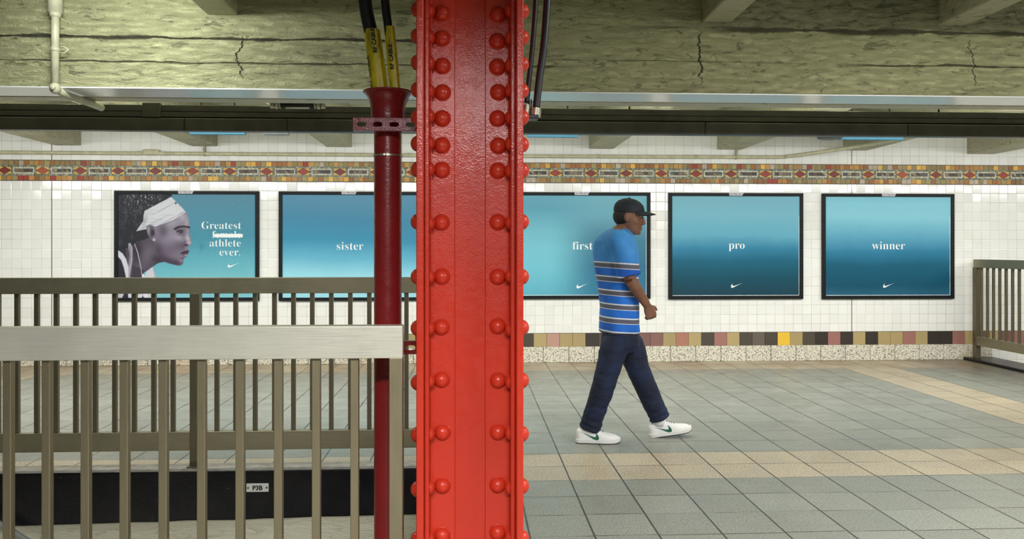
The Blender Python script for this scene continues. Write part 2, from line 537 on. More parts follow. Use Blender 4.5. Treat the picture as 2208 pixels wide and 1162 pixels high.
M_CONCRETE = plain('grey_ledge_concrete', (0.30, 0.28, 0.24), 0.6, 0, 0.3, 90, 0.2)

# ------------------------------------------------------------------ the room: floor, walls, ceiling
XL, XR = -9.0, 11.5
SX0, SX1, SY0, SY1 = -6.2, 0.0, 3.02, 4.98      # stair opening behind the near railing
RX0, RX1, RY0, RY1 = 6.28, 8.6, 5.2, YW         # stair opening at the far right
fl = MB()
xs = [XL, SX0, SX1, RX0, RX1, XR]; ys = [-2.6, SY0, SY1, RY0, RY1]
for i in range(len(xs) - 1):
    for j in range(len(ys) - 1):
        cx, cy = (xs[i] + xs[i + 1]) / 2, (ys[j] + ys[j + 1]) / 2
        if SX0 < cx < SX1 and SY0 < cy < SY1: continue
        if RX0 < cx < RX1 and RY0 < cy < RY1: continue
        fl.box(xs[i], xs[i + 1], ys[j], ys[j + 1], -0.25, 0.0)
floor = struct(fl.build('floor', M_FLOOR))

# far side of the stairwell: black painted curb over rough plaster
zb0 = ZA(30, 1131, SY1)
zb1 = ZA(880, 1106, SY1)
k = MB()
n = 40
top = []; bot = []
for i in range(n + 1):
    x = SX0 + (SX1 - SX0) * i / n
    t_ = (x - XA(30, SY1)) / (XA(880, SY1) - XA(30, SY1))
    bot.append((x, SY1 - 0.035, zb0 + (zb1 - zb0) * t_ + 0.006 * mnoise.noise((x * 9, 0, 0))))
    top.append((x, SY1 - 0.035, 0.012))
k.prism(top + bot[::-1], (0, 0.13, 0))
curb = struct(k.build('trim_1', M_BLACK, None, 0.012, False, 3))
k = MB(); k.box(SX0, SX1 - 0.002, SY1 - 0.028, SY1 + 0.14, 0.001, 0.014)
struct(k.build('trim_2', M_CONCRETE, None, 0.004))
w = MB(); w.box(SX0, SX1, SY1 - 0.02, SY1 + 0.2, -3.2, -0.25); w.box(SX0, SX1, SY1 - 0.02, SY1 - 0.001, -0.26, -0.02)
struct(w.build('wall_stairwell', M_PLASTER))
w = MB(); w.box(SX0, SX1, SY0 - 0.2, SY0, -3.2, -0.25)
w.box(SX1, SX1 + 0.15, SY0 - 0.2, SY1 + 0.2, -3.2, -0.25)
struct(w.build('wall_stairwell_near', M_PLASTER))
# the flight that goes down inside the stairwell
st = MB()
nst = 17; run = 0.34; rise = 0.178
for i in range(nst):
    x0 = SX0 + 0.2 + run * i
    st.box(x0, min(x0 + run, SX1), SY0 + 0.0, SY1 - 0.04, -3.2, -rise * (i + 1))
struct(st.build('floor_stair_flight', M_CONCRETE))
# right hand stairwell
w = MB(); w.box(RX1, RX1 + 0.2, RY0, YW, -3.0, -0.25); w.box(RX0 - 0.1, RX1, RY0 - 0.2, RY0, -3.0, -0.25); w.box(RX0 - 0.15, RX0, RY0, YW, -3.0, -0.25)
struct(w.build('wall_right_stairwell', M_PLASTER))
st = MB()
for i in range(11):
    y0 = RY0 + 0.2 + 0.36 * i
    st.box(RX0, RX1, y0, min(y0 + 0.36, YW), -3.0, -0.178 * (11 - i) - 0.2)
struct(st.build('floor_right_stair_flight', M_CONCRETE))

wl = MB(); wl.box(XL, XR, YW, YW + 0.3, -3.2, 3.2)
struct(wl.build('wall_back', M_TILE))
wl = MB(); wl.box(XL - 0.2, XL, -2.6, YW + 0.3, -0.25, 3.2)
struct(wl.build('wall_left', M_CEIL))
wl = MB(); wl.box(XR, XR + 0.2, -2.6, YW + 0.3, -0.25, 3.2)
struct(wl.build('wall_right', M_CEIL))

# granite baseboard in blocks, coloured dado tiles above
zg = ZA(1400, 746.5, YW - 0.03); zt_ = ZA(1400, 717.5, YW)
bb = MB(); x = XA(1226.5, YW - 0.03) - 0.307 * 27
while x < RX0 - 0.15:
    bb.box(x + 0.0025, x + 0.3045, YW - 0.032, YW + 0.01, 0.0, zg); x += 0.307
o = bb.build('baseboard_back', M_GRANITE, None, 0.006); struct(o)
TAN, PINK, DARK, BRN, YEL, BLK = srgb(186, 166, 118), srgb(170, 120, 112), srgb(84, 76, 66), srgb(106, 98, 88), srgb(250, 206, 70), srgb(62, 56, 50)
LPINK = srgb(200, 158, 144); DPINK = srgb(138, 100, 94); ROSE = srgb(184, 128, 108)
seq = [DARK, TAN, LPINK, TAN, TAN, BLK, DARK, BRN, TAN, DPINK, DPINK, TAN, ROSE, TAN, DARK, PINK, TAN, DARK, BRN, DARK, YEL, TAN, DARK, BLK, PINK, BLK, TAN, BLK, TAN, TAN, PINK, TAN, BLK, BLK, PINK, TAN, DPINK, TAN, DPINK, PINK, TAN, TAN, DPINK, TAN]
rng = random.Random(5)
x_a = XA(1150.5, YW); pitch = (XA(1946, YW) - x_a) / 29.0
dd = MB()
dd.box(XL, XR, YW - 0.004, YW, zg - 0.004, zt_ + 0.004, srgb(60, 52, 44))
for i in range(-62, 56):
    x = x_a + pitch * (i - 1)
    c = seq[i] if 0 <= i < len(seq) else rng.choice([TAN, TAN, PINK, DARK, BLK, DPINK, BRN])
    f = rng.uniform(0.92, 1.08)
    dd.box(x + 0.0015, x + pitch - 0.0015, YW - 0.010, YW - 0.003, zg + 0.001, zt_ - 0.001, tuple(v * f for v in c))
struct(dd.build('trim_3', M_BAND, None, 0.002))

# mosaic frieze
zA, zB, zC, zD = ZA(200, 346.6, YW), ZA(200, 357.4, YW), ZA(200, 378.8, YW), ZA(200, 389.2, YW)
mo = MB()
def mq(x0, x1, z0, z1, c, d=0.010, v=0.12):
    f = rng.uniform(1 - v, 1 + v)
    mo.box(x0, x1, YW - d, YW - 0.002, z0, z1, tuple(min(1, q * f) for q in c))
mo.box(XL, XR, YW - 0.005, YW, zD - 0.008, zA + 0.008, (0.13, 0.10, 0.06))
OCH = [srgb(168, 108, 36), srgb(190, 132, 52), srgb(150, 136, 78), srgb(166, 152, 94), srgb(160, 136, 92), srgb(142, 116, 62), srgb(200, 150, 70), srgb(152, 98, 40)]
def tess():
    r = rng.random()
    if r < 0.045: return srgb(164, 48, 30)
    if r < 0.13: return srgb(236, 186, 74)
    if r < 0.22: return srgb(196, 178, 160)
    return rng.choice(OCH)
s = zA - zB
for (za, zb) in ((zB, zA), (zD, zC)):
    x = XL
    while x < XR:
        wdt = s * rng.uniform(0.93, 1.12)
        mq(x + 0.002, x + wdt - 0.002, za + 0.002, zb - 0.002, tess())
        x += wdt
x_d = XA(10.9, YW); per = (XA(1500.8, YW) - x_d) / 19.0
GREEN = [srgb(104, 128, 116), srgb(128, 150, 138), srgb(176, 190, 176), srgb(88, 112, 104), srgb(150, 158, 136)]
CRM = [srgb(216, 210, 186), srgb(230, 226, 206), srgb(200, 194, 168)]
hz = zB - zC; tz = hz / 10.0
def quad(pts, c, d=0.009):
    f = rng.uniform(0.9, 1.1)
    mo.prism([(px_, YW - d, pz_) for px_, pz_ in pts], (0, d - 0.002, 0))
    for q in range(len(mo.c) - 1, len(mo.c) - 1 - (2 + len(pts)), -1): mo.c[q] = tuple(min(1, v * f) for v in c)
for i in range(-24, 50):
    xc = x_d + per * i
    if xc < XL + per or xc > XR - per: continue
    hw = per * 0.163
    z0, z1 = zC + tz * 1.6, zB - tz * 1.6
    zm = (z0 + z1) / 2
    Y_ = srgb(238, 190, 88); RD = rng.choice([srgb(146, 42, 20), srgb(160, 56, 26), srgb(130, 36, 20), srgb(174, 74, 32)])
    quad([(xc - hw, zm), (xc, z0), (xc + hw, zm), (xc, z1)], RD, 0.011)
    for sx in (-1, 1):
        quad([(xc + sx * hw, z0), (xc + sx * 0.01, z0), (xc + sx * hw, zm - 0.006)], Y_)
        quad([(xc + sx * hw, z1), (xc + sx * 0.01, z1), (xc + sx * hw, zm + 0.006)], Y_)
    # green border rows and the cream frame with a dark panel
    npc = 24
    for q in range(npc):
        xa = xc - per / 2 + per * q / npc; xb = xa + per / npc
        mq(xa + 0.001, xb - 0.001, zB - tz * 1.3, zB - tz * 0.1, rng.choice(GREEN), 0.008)
        mq(xa + 0.001, xb - 0.001, zC + tz * 0.1, zC + tz * 1.3, rng.choice(GREEN), 0.008)
    pa, pb = xc + per * 0.225, xc + per * 0.775
    for (xa, xb) in ((xc + per * 0.172, pa), (pb, xc + per * 0.828)):
        for q in range(6):
            za = z0 + (z1 - z0) * q / 6
            mq(xa + 0.001, xb - 0.001, za + 0.0008, za + (z1 - z0) / 6 - 0.0008, rng.choice(GREEN), 0.008)
    for q in range(14):
        xa = pa + (pb - pa) * q / 14; xb = xa + (pb - pa) / 14
        mq(xa + 0.0008, xb - 0.0008, z1 - tz * 1.5, z1, rng.choice(CRM), 0.009)
        mq(xa + 0.0008, xb - 0.0008, z0, z0 + tz * 1.5, rng.choice(CRM), 0.009)
    for q in range(3):
        for (xa, xb) in ((pa, pa + 0.012), (pb - 0.012, pb)):
            za = z0 + tz * 1.5 + (z1 - z0 - 3 * tz) * q / 3
            mq(xa, xb, za, za + (z1 - z0 - 3 * tz) / 3 - 0.001, rng.choice(CRM), 0.009)
    xa = pa + 0.016; xe = pb - 0.016; zz0, zz1 = z0 + tz * 1.9, z1 - tz * 1.9
    BR = [srgb(92, 78, 64), srgb(64, 54, 46), srgb(120, 104, 84), srgb(78, 66, 60), srgb(142, 126, 104)]
    DG = [srgb(40, 40, 40), srgb(52, 84, 100), srgb(188, 172, 136)]
    cuts = sorted([xa, xe] + [xa + (xe - xa) * f for f in (0.25, 0.5, 0.75)])
    for q in range(4):
        x0, x1 = cuts[q] + 0.001, cuts[q + 1] - 0.001
        if rng.random() < 0.45:
            quad([(x0, zz0), (x1, zz0), (x0, zz1)], rng.choice(BR)); quad([(x1, zz0 + 0.002), (x1, zz1), (x0 + 0.003, zz1)], rng.choice(DG))
        else:
            mq(x0, x1, zz0, zz1, rng.choice(BR), 0.009)
struct(mo.build('trim_4', M_MOSAIC))

# ceiling slabs, girder, joists
c = MB(); c.box(XL, XR, YG1, YW, 3.02, 3.2); c.box(XL, XR, -2.6, YG1, 3.12, 3.3)
struct(c.build('ceiling', M_CEIL))
g = MB()
nx, nz = 620, 30
vs = []; fs = []
for j in range(nz + 1):
    zz = ZG + 0.006 + (3.12 - ZG - 0.006) * j / nz
    for i in range(nx + 1):
        xx = XL + 1.5 + (17.0) * i / nx
        dsp = 0.010 * mnoise.fractal((xx * 2.2, zz * 3.5, 1.7), 0.7, 2.1, 5) + 0.004 * mnoise.noise((xx * 15, zz * 22, 4.0))
        vs.append((xx, YG0 + 0.010 - dsp, zz))
for j in range(nz):
    for i in range(nx):
        a = j * (nx + 1) + i
        fs.append((a, a + 1, a + nx + 2, a + nx + 1))
g.add(vs, fs)
g.box(XL, XR, YG0 + 0.03, YG1, ZG + 0.04, 3.15)
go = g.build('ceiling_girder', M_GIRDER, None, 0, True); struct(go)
u = MB(); u.box(XL, XR, YG0 - 0.002, YG1 - 0.13, ZG, ZG + 0.008)
struct(u.build('trim_5', M_UNDER, None, 0.002))
u = MB(); u.box(XL, XR, YG1 - 0.128, YG1 + 0.01, ZG - 0.004, ZG + 0.05)
struct(u.build('trim_6', M_LIP, None, 0.003))
JX0 = XA(1270, YW); JP = (XA(2085, YW) - JX0) / 3.0
for i in range(-5, 6):
    x0 = JX0 + JP * i
    if x0 < XL or x0 > XR - 0.5: continue
    big = (i == 3)
    j = MB(); j.box(x0, x0 + (0.30 if not big else 0.34), YG1 - 0.02, YW + 0.02, ZA(1270, 321 if not big else 327, YW), 3.05)
    struct(j.build('ceiling_joist', M_JOIST, None, 0.012))
    x1 = JX0 + JP * i + 0.06
    j = MB(); j.box(x1, x1 + 0.19, -2.6, YG0 + 0.02, 2.80, 3.15)
    struct(j.build('ceiling_joist_front', M_JOIST, None, 0.012))
# ------------------------------------------------------------------ red riveted steel column
YF = 2.52; YWEB = 2.685
XC = XA(1013.5, YF)
col = thing('steel_column', 'thick red riveted steel column standing in the middle of the view', 'column', (XC, 2.69, 0))
col_parts = []
o = MB().box(XC - 0.145, XC + 0.145, YWEB, YWEB + 0.012, 0.0, 2.795).build('web_plate', M_RED, col, 0.002)
for s in (-1, 1):
    MB().box(XC + s * 0.1455, XC + s * 0.1672, YF, 2.858, 0.0, 2.795).build('flange_plate', M_RED_EDGE, col, 0.0035, seg=3)
    for (ya, yb, yc, yd) in ((2.585, YWEB - 0.0005, YWEB - 0.0135, YWEB - 0.0005), (YWEB + 0.0125, 2.795, YWEB + 0.0125, YWEB + 0.0255)):
        m = MB()
        xi, xo, xw = XC + s * 0.131, XC + s * 0.145, XC + s * 0.050
        if ya < YWEB: pts = [(xo, ya), (xo, yb), (xw, yb), (xw, yc), (xi - s * 0.004, yc), (xi, yc - 0.004), (xi, ya)]
        else: pts = [(xo, yb), (xo, ya), (xw, ya), (xw, yd), (xi - s * 0.004, yd), (xi, yd + 0.004), (xi, yb)]
        m.prism([(a, b, 0.0) for a, b in pts], (0, 0, 2.795))
        m.build('corner_angle', M_RED, col, 0.003, seg=2)
MB().box(XC - 0.185, XC + 0.185, 2.49, 2.92, 0.0, 0.018).build('base_plate', M_RED, col, 0.003)

def rivet_mesh(axis, r=0.0262, h=0.0235):
    prof = [(r * 1.10, 0.0), (r * 1.07, 0.0025)]
    for i in range(9):
        a = math.pi / 2 * i / 8.0
        prof.append((max(r * math.cos(a), 0.0008), 0.002 + h * math.sin(a)))
    b = MB().lathe(prof, (0, 0, 0), 22, axis)
    me = b.mesh('rivet')
    for p in me.polygons: p.use_smooth = True
    me.materials.append(M_RED)
    return me
R_FRONT = rivet_mesh('y'); I_POS = rivet_mesh('x', 0.022, 0.016); I_NEG = rivet_mesh('-x', 0.022, 0.016); R_POS = rivet_mesh('x', 0.0262, 0.024); R_NEG = rivet_mesh('-x', 0.0262, 0.024)

def rivet(me, pos):
    r = bpy.data.objects.new('rivet', me); COL.objects.link(r); r.parent = col
    r.location = Vector(pos) - col.location
rows = [-26, 31, 86, 142.5, 200.5, 257.5, 314, 369, 481, 596, 705.5, 818.5, 929.5, 1043.5, 1151]
rr = random.Random(2)
for py in rows:
    z = ZA(1010, py, YWEB - 0.014)
    for s in (-1, 1):
        j = rr.uniform(-0.004, 0.004)
        rivet(R_FRONT, (XC + s * 0.0925 + rr.uniform(-0.002, 0.002), YWEB - 0.0132, z + j))
        rivet(R_POS if s > 0 else R_NEG, (XC + s * 0.1668, 2.632, z + rr.uniform(-0.003, 0.003)))
        rivet(I_NEG if s > 0 else I_POS, (XC + s * 0.1314, 2.632, z + rr.uniform(-0.004, 0.004)))

# ------------------------------------------------------------------ dark red conduit pole and its clamps
YP = 2.83
XP = XA(836.3, YP)
def zp(py): return ZA(836, py, YP)
pxm = P(836, 538, YP); mpp = (P(837, 538, YP).x - P(836, 538, YP).x)
RPOLE = 29.8 * mpp
pole = thing('conduit_pole', 'tall dark red pipe with a flared mouth standing left of the riveted column', 'pipe', (XP, YP, 0))
MB().tube([(XP, YP, 0.0), (XP, YP, zp(266))], RPOLE, 36).build('pipe', M_MAROON, pole, 0, True)
smooth_by_angle(pole.children[0])
prof = [(RPOLE * 1.08, zp(284)), (36 * mpp, zp(278)), (36.2 * mpp, zp(250)), (36.5 * mpp, zp(236)), (39 * mpp, zp(222)), (44 * mpp, zp(210)), (50 * mpp, zp(203)), (53.5 * mpp, zp(201)),
        (53.8 * mpp, zp(198.5)), (52 * mpp, zp(197.5)), (47 * mpp, zp(203)), (40 * mpp, zp(212)), (34 * mpp, zp(226)), (31 * mpp, zp(255)), (0.001, zp(258))]
f = MB().lathe([(r, z) for r, z in prof], (XP, YP, 0), 40).build('flared_mouth', M_MAROON, pole, 0, True)
smooth_by_angle(f, 50)
for a in (-100, -45, 20, 160):   # cast ribs under the mouth
    ca, sa = math.cos(math.radians(a)), math.sin(math.radians(a))
    t = Vector((-sa, ca, 0)); rdir = Vector((ca, sa, 0)); c0 = Vector((XP, YP, 0))
    pts = [c0 + rdir * 36 * mpp + Vector((0, 0, zp(240))), c0 + rdir * 40 * mpp + Vector((0, 0, zp(224))), c0 + rdir * 47.5 * mpp + Vector((0, 0, zp(206))), c0 + rdir * 34 * mpp + Vector((0, 0, zp(206)))]
    MB().prism([p - t * 0.003 for p in pts], t * 0.006).build('rib', M_MAROON, pole, 0.001)
hc = MB()
hz_ = zp(336.5)
hc.lathe([(RPOLE + 0.0006, hz_ - 0.0035), (RPOLE + 0.0028, hz_ - 0.0035), (RPOLE + 0.0028, hz_ + 0.0035), (RPOLE + 0.0006, hz_ + 0.0035)], (XP, YP, 0), 36)
hc = hc.build('hose_clamp', M_GALV, pole, 0, True); smooth_by_angle(hc)
xs_ = XA(829.5, YP - RPOLE)
sc_ = MB().lathe([(0.0055, 0), (0.0055, 0.006), (0.004, 0.009), (0.0008, 0.009)], (xs_, YP - RPOLE * 0.985, hz_), 12, 'y').build('clamp_screw', M_GALV, hc)

def slotted_strut(name, label, x0, x1, yf, zc, h, mat, slots, sw, sh):
    t = thing(name, label, 'bracket', ((x0 + x1) / 2, yf + 0.02, zc - h / 2), 'slotted strut brackets holding the pipe')
    m = MB()
    edges = sorted(slots)
    cuts = [x0] + [(a + b) / 2 for a, b in zip(edges[:-1], edges[1:])] + [x1]
    N = 28; TH = 0.0035
    for sx, ca, cb in zip(edges, cuts[:-1], cuts[1:]):
        inn = []; out = []
        for k in range(N):
            a = 2 * math.pi * (k + 0.5) / N
            dx, dz = math.cos(a), math.sin(a)
            # slot outline (stadium)
            lx = sw / 2 - sh / 2
            ex = max(-lx, min(lx, dx * sw / 2 * 1.15))
            px_ = ex + dx * sh / 2; pz_ = dz * sh / 2
            inn.append((sx + px_, zc + pz_))
            hx = (cb - sx) if dx > 0 else (sx - ca)
            s_ = min(hx / max(abs(dx), 1e-6), (h / 2) / max(abs(dz), 1e-6))
            out.append((sx + dx * s_, zc + dz * s_))
        # make the cell corners exact
        for cx_, cz_ in ((ca, zc - h / 2), (cb, zc - h / 2), (ca, zc + h / 2), (cb, zc + h / 2)):
            k = min(range(N), key=lambda q: (out[q][0] - cx_) ** 2 + (out[q][1] - cz_) ** 2); out[k] = (cx_, cz_)
        vs = [(a, yf, b) for a, b in inn] + [(a, yf, b) for a, b in out] + [(a, yf + TH, b) for a, b in inn] + [(a, yf + TH, b) for a, b in out]
        fs = []
        for k in range(N):
            q = (k + 1) % N
            fs += [(k, q, N + q, N + k), (2 * N + q, 2 * N + k, 3 * N + k, 3 * N + q), (q, k, 2 * N + k, 2 * N + q), (N + k, N + q, 3 * N + q, 3 * N + k)]
        m.add(vs, fs)
    m.build('slotted_face', mat, t)
    MB().box(x0, x1, yf, yf + 0.026, zc + h / 2 - 0.0005, zc + h / 2 + 0.003).box(x0, x1, yf, yf + 0.026, zc - h / 2 - 0.003, zc - h / 2 + 0.0005).build('channel_side', mat, t, 0.0008)
    return t
yb_ = YP - 0.094
mb_ = P(837, 538, yb_).x - P(836, 538, yb_).x
zc_ = ZA(836, 268, yb_)
slotted_strut('slotted_strut_bracket', 'dusty red slotted bracket clamping the pipe just under its flared mouth', XA(761, yb_), XC - 0.1675, yb_, zc_, 25 * mb_, M_MAUVE,
              [XA(779.5, yb_), XA(814, yb_), XA(850, yb_), XA(885, yb_)], 21 * mb_, 10.5 * mb_)
zc2 = ZA(836, 750, yb_)
slotted_strut('slotted_strut_bracket', 'dark red slotted bracket showing beside the end of the near railing', XA(761, yb_), XC - 0.1675, yb_, zc2, 25 * mb_, M_MAROON,
              [XA(779.5, yb_), XA(814, yb_), XA(850, yb_), XA(885, yb_)], 21 * mb_, 10.5 * mb_)

# ------------------------------------------------------------------ cables
def yellow_sleeve():
    t = NT('yellow_warning_sleeve')
    nz = t.noise(30, 5, 0.65, stretch=(1, 1, 0.25))
    c = t.mix(t.mapr(nz, 0.42, 0.66), (0.70, 0.58, 0.010), (0.30, 0.24, 0.014))
    t.set(c, 0.38); t.bump(t.noise(40, 3), 0.12, 0.004)
    return t.m
M_YEL = yellow_sleeve()
M_INK = plain('black_print', (0.008, 0.008, 0.008), 0.6)

def catmull(pts, n=6):
    pts = [Vector(p) for p in pts]; out = []
    for i in range(len(pts) - 1):
        p0 = pts[max(i - 1, 0)]; p1 = pts[i]; p2 = pts[i + 1]; p3 = pts[min(i + 2, len(pts) - 1)]
        for k in range(n):
            t = k / n
            out.append(0.5 * ((2 * p1) + (p2 - p0) * t + (2 * p0 - 5 * p1 + 4 * p2 - p3) * t * t + (3 * p1 - p0 - 3 * p2 + p3) * t ** 3))
    out.append(pts[-1])
    return out

def wrap_text(body, size, c0, c1, r, turn, mat, parent, name='lettering', start=0.3):
    """lettering that runs up the outside of a pipe from c0 to c1"""
    me = text_mesh(body, size, 'LEFT', 0.0, 0.0005)
    ax = (c1 - c0).normalized(); fwd = Vector((0, -1, 0)); fwd = (fwd - ax * fwd.dot(ax)).normalized(); rt = fwd.cross(ax) * -1
    if rt.x < 0: rt = -rt
    L = (c1 - c0).length
    for v in me.vertices:
        along = v.co.x; across = v.co.z - size * 0.36
        a = across / r + 0.0
        # letters read upwards: their tops point to the left
        ang = math.radians(turn) + a
        p = c0 + ax * (start * L + along) + (fwd * math.cos(ang) - rt * math.sin(ang)) * (r + 0.0007)
        v.co = p
    return link(name, me, mat, parent)

def sleeved_cable(label, jacket_px, sleeve_px, r_j, r_s, yy, txt_turn, txt, group):
    t = thing('sleeved_cable', label, 'cable', (P(*sleeve_px[-1], yy)), group)
    jp = catmull([P(a, b, yy) for a, b in jacket_px])
    MB().tube(jp, r_j, 18).build('jacket', M_RUBBER, t, 0, True)
    sp_ = [P(a, b, yy) for a, b in sleeve_px]
    pts = [sp_[-1].lerp(sp_[0], k / 12.0) for k in range(13)]
    b = MB(); n = 26; rings = []
    for i, p in enumerate(pts):
        ring = []
        for k in range(n):
            a = 2 * math.pi * k / n
            rad = r_s * (1 + 0.05 * math.sin(2 * a + i * 0.25) + 0.03 * mnoise.noise((math.cos(a) * 2, math.sin(a) * 2, i * 0.5)))
            if abs(a - math.radians(310)) < 0.14: rad *= 1.13      # the overlapping seam of the wrap
            ring.append(p + Vector((rad * math.cos(a), rad * math.sin(a), 0)))
        rings.append(ring)
    b.loft(rings)
    s = b.build('warning_sleeve', M_YEL, t, 0, True); smooth_by_angle(s, 50)
    for tt, size, turn, start in txt:
        wrap_text(tt, size, sp_[-1], sp_[0], r_s * 1.05, turn, M_INK, s, 'lettering', start)
    return t
yc_ = YP
ztop = 3.1
sleeved_cable('thicker black cable in a wide scuffed yellow sleeve, left in the flared pipe',
              [(762, -300), (770, -150), (783, -30), (791, 30), (804, 90), (813, 160), (819, 196), (822, 226)], [(801.5, 65), (821, 205)], 15 * mpp, 17.5 * mpp, yc_ - 0.006, 0,
              [('RF CABLE', 0.026, 68, 0.12), ('RF CABLE', 0.020, -8, 0.62)], 'cables entering the flared pipe')
sleeved_cable('thinner black cable whose yellow sleeve reads RF CABLE clearly',
              [(806, -300), (814, -150), (827, -30), (832, 20), (841, 90), (847, 160), (852, 196), (856, 226)], [(839.5, 58), (853, 205)], 9.5 * mpp, 11.2 * mpp, yc_ - 0.012, 8,
              [('RF CABLE', 0.0205, 10, 0.36)], 'cables entering the flared pipe')

def plain_cable(label, pts, r, yy, end):
    t = thing('hanging_cable', label, 'cable', P(*pts[-1], yy), 'black cables beside the column')
    MB().tube(catmull([P(a, b, yy) for a, b in pts]), r, 18).build('jacket', M_RUBBER, t, 0, True)
    e = [P(a, b, yy) for a, b in end]
    g = MB().tube([e[0], e[0].lerp(e[1], 0.15), e[0].lerp(e[1], 0.18), e[1]], [r * 1.22, r * 1.22, r * 1.42, r * 1.35], 20).build('connector', M_GALV, t, 0, True)
    smooth_by_angle(g)
YR = 2.72
mr = P(837, 538, YR).x - P(836, 538, YR).x
plain_cable('thinner black cable hanging close along the right edge of the red column', [(1160, -300), (1158, -100), (1155, 0), (1149, 90), (1141, 170), (1135.5, 222)], 5.6 * mr, YR + 0.03, [(1136, 226), (1134.5, 248)])
plain_cable('thicker black cable hanging second from the right edge of the red column', [(1186, -300), (1184, -100), (1180, 0), (1173, 95), (1163, 170), (1156, 236)], 8.2 * mr, YR + 0.03, [(1156.5, 233), (1155, 252)])
t = thing('cable_outlet_box', 'small black outlet box on the side of the red column below two cable ends', 'box', P(1140, 258, YR + 0.03))
MB().box(XC + 0.1675, XA(1162, YR), YR + 0.002, YR + 0.06, ZA(1140, 258, YR + 0.03), ZA(1140, 249.5, YR + 0.03)).build('box_body', M_RUBBER, t, 0.003)
for px_ in (1141, 1145.5):
    MB().tube([P(px_, 249.6, YR + 0.05), P(px_, 214, YR + 0.05)], 0.0022, 10).build('thin_lead', M_RUBBER, t, 0, True)

# ------------------------------------------------------------------ steel railings
def bar(m, p0, p1, w, d):
    """square bar between two points, w across, d deep"""
    m.box(p0[0] - w / 2, p0[0] + w / 2, p0[1] - d / 2, p0[1] + d / 2, p0[2], p1[2]); return m
BALU = {}
def baluster(parent, x, y, z0, z1, w=0.0254, mat=None):
    key = (round(z1 - z0, 4), round(w, 4))
    if key not in BALU:
        b = MB().box(-w / 2, w / 2, -w / 2, w / 2, 0, z1 - z0)
        me = b.mesh('baluster'); me.materials.append(mat or M_STEEL_V); BALU[key] = me
    o = bpy.data.objects.new('baluster', BALU[key]); COL.objects.link(o); o.parent = parent
    o.location = Vector((x, y, z0)) - parent.location
    m = o.modifiers.new('soft edge', 'BEVEL'); m.width = 0.002; m.segments = 2
    return o

YN = 2.53
mn = P(837, 538, YN).x - P(836, 538, YN).x
zt = ZA(600, 703.5, YN); zb = ZA(600, 774.5, YN)
xe = XA(868.5, YN)
near = thing('stair_railing', 'near brushed steel railing that ends beside the red pipe', 'railing', (xe - 0.3, YN + 0.026, 0), 'steel stair railings')
xl = -3.3
MB().box(xl, xe, YN, YN + 0.052, zb, zt).build('top_rail', M_STEEL, near, 0.0035, seg=3)
MB().box(xe - 30 * mn, xe - 0.0005, YN + 0.0008, YN + 0.0512, 0.0, zb + 0.002).build('post', M_STEEL_V, near, 0.003, seg=3)
MB().box(xl, xl + 30 * mn, YN + 0.0008, YN + 0.0512, 0.0, zb + 0.002).build('post', M_STEEL_V, near, 0.003, seg=3)
MB().box(xl + 0.04, xe - 0.04, YN + 0.004, YN + 0.048, 0.09, 0.16).build('bottom_rail', M_STEEL, near, 0.003)
yn_c = YN + 0.034
xb = [XA(p, yn_c - 0.0127) for p in (14, 98, 182, 266, 350, 433, 516, 599, 681, 764)]
pit = (xb[-1] - xb[0]) / 9
xb = [xb[0] - pit * k for k in range(1, 9) if xb[0] - pit * k > xl + 0.06] + xb
for x in xb: baluster(near, x, yn_c, 0.16, zb)

YFR = 5.02
zt = ZA(450, 598.5, YFR); zb = ZA(450, 633, YFR); z2t = ZA(470, 930.5, YFR); z2b = ZA(470, 971, YFR)
far = thing('stair_railing', 'farther dull steel railing standing on the black curb behind the near one', 'railing', (-2.2, YFR + 0.026, 0.014), 'steel stair railings')
x0, x1 = SX0, -0.02
MB().box(x0, x1, YFR, YFR + 0.052, zb, zt).build('top_rail', M_STEEL_DULL, far, 0.0035, seg=3)
MB().box(x0, x1, YFR + 0.001, YFR + 0.051, z2b, z2t).build('bottom_rail', M_STEEL_DULL, far, 0.0035, seg=3)
pw = 0.058
xp_ = XA(419.5, YFR)
for x in (xp_, xp_ - 1.95, x1 - pw / 2):
    MB().box(x - pw / 2, x + pw / 2, YFR - 0.004, YFR + 0.054, 0.014, zb + 0.001).build('post', M_STEEL_DARK, far, 0.003, seg=3)
    MB().box(x - 0.045, x + 0.045, YFR - 0.015, YFR + 0.07, 0.014, 0.022).build('foot_plate', M_STEEL_DARK, far, 0.002)
cpx = [-4, 37.5, 80, 122, 164, 206, 248, 290, 332, 373.5, 468, 508.5, 550.5, 592, 633, 673.5, 714.5, 755.5, 796.5, 838, 876.5]
yfc = YFR + 0.026
xsb = [XA(p, yfc) for p in cpx]
pit = (xsb[9] - xsb[0]) / 9
xsb = [xsb[0] - pit * k for k in range(1, 12) if abs(xsb[0] - pit * k - (xp_ - 1.95)) > 0.06] + xsb + [xsb[-1] + pit * k for k in (1,)]
for x in xsb:
    if x < x1 - 0.06: baluster(far, x, yfc, z2t, zb, 0.0262, M_STEEL_DARK)

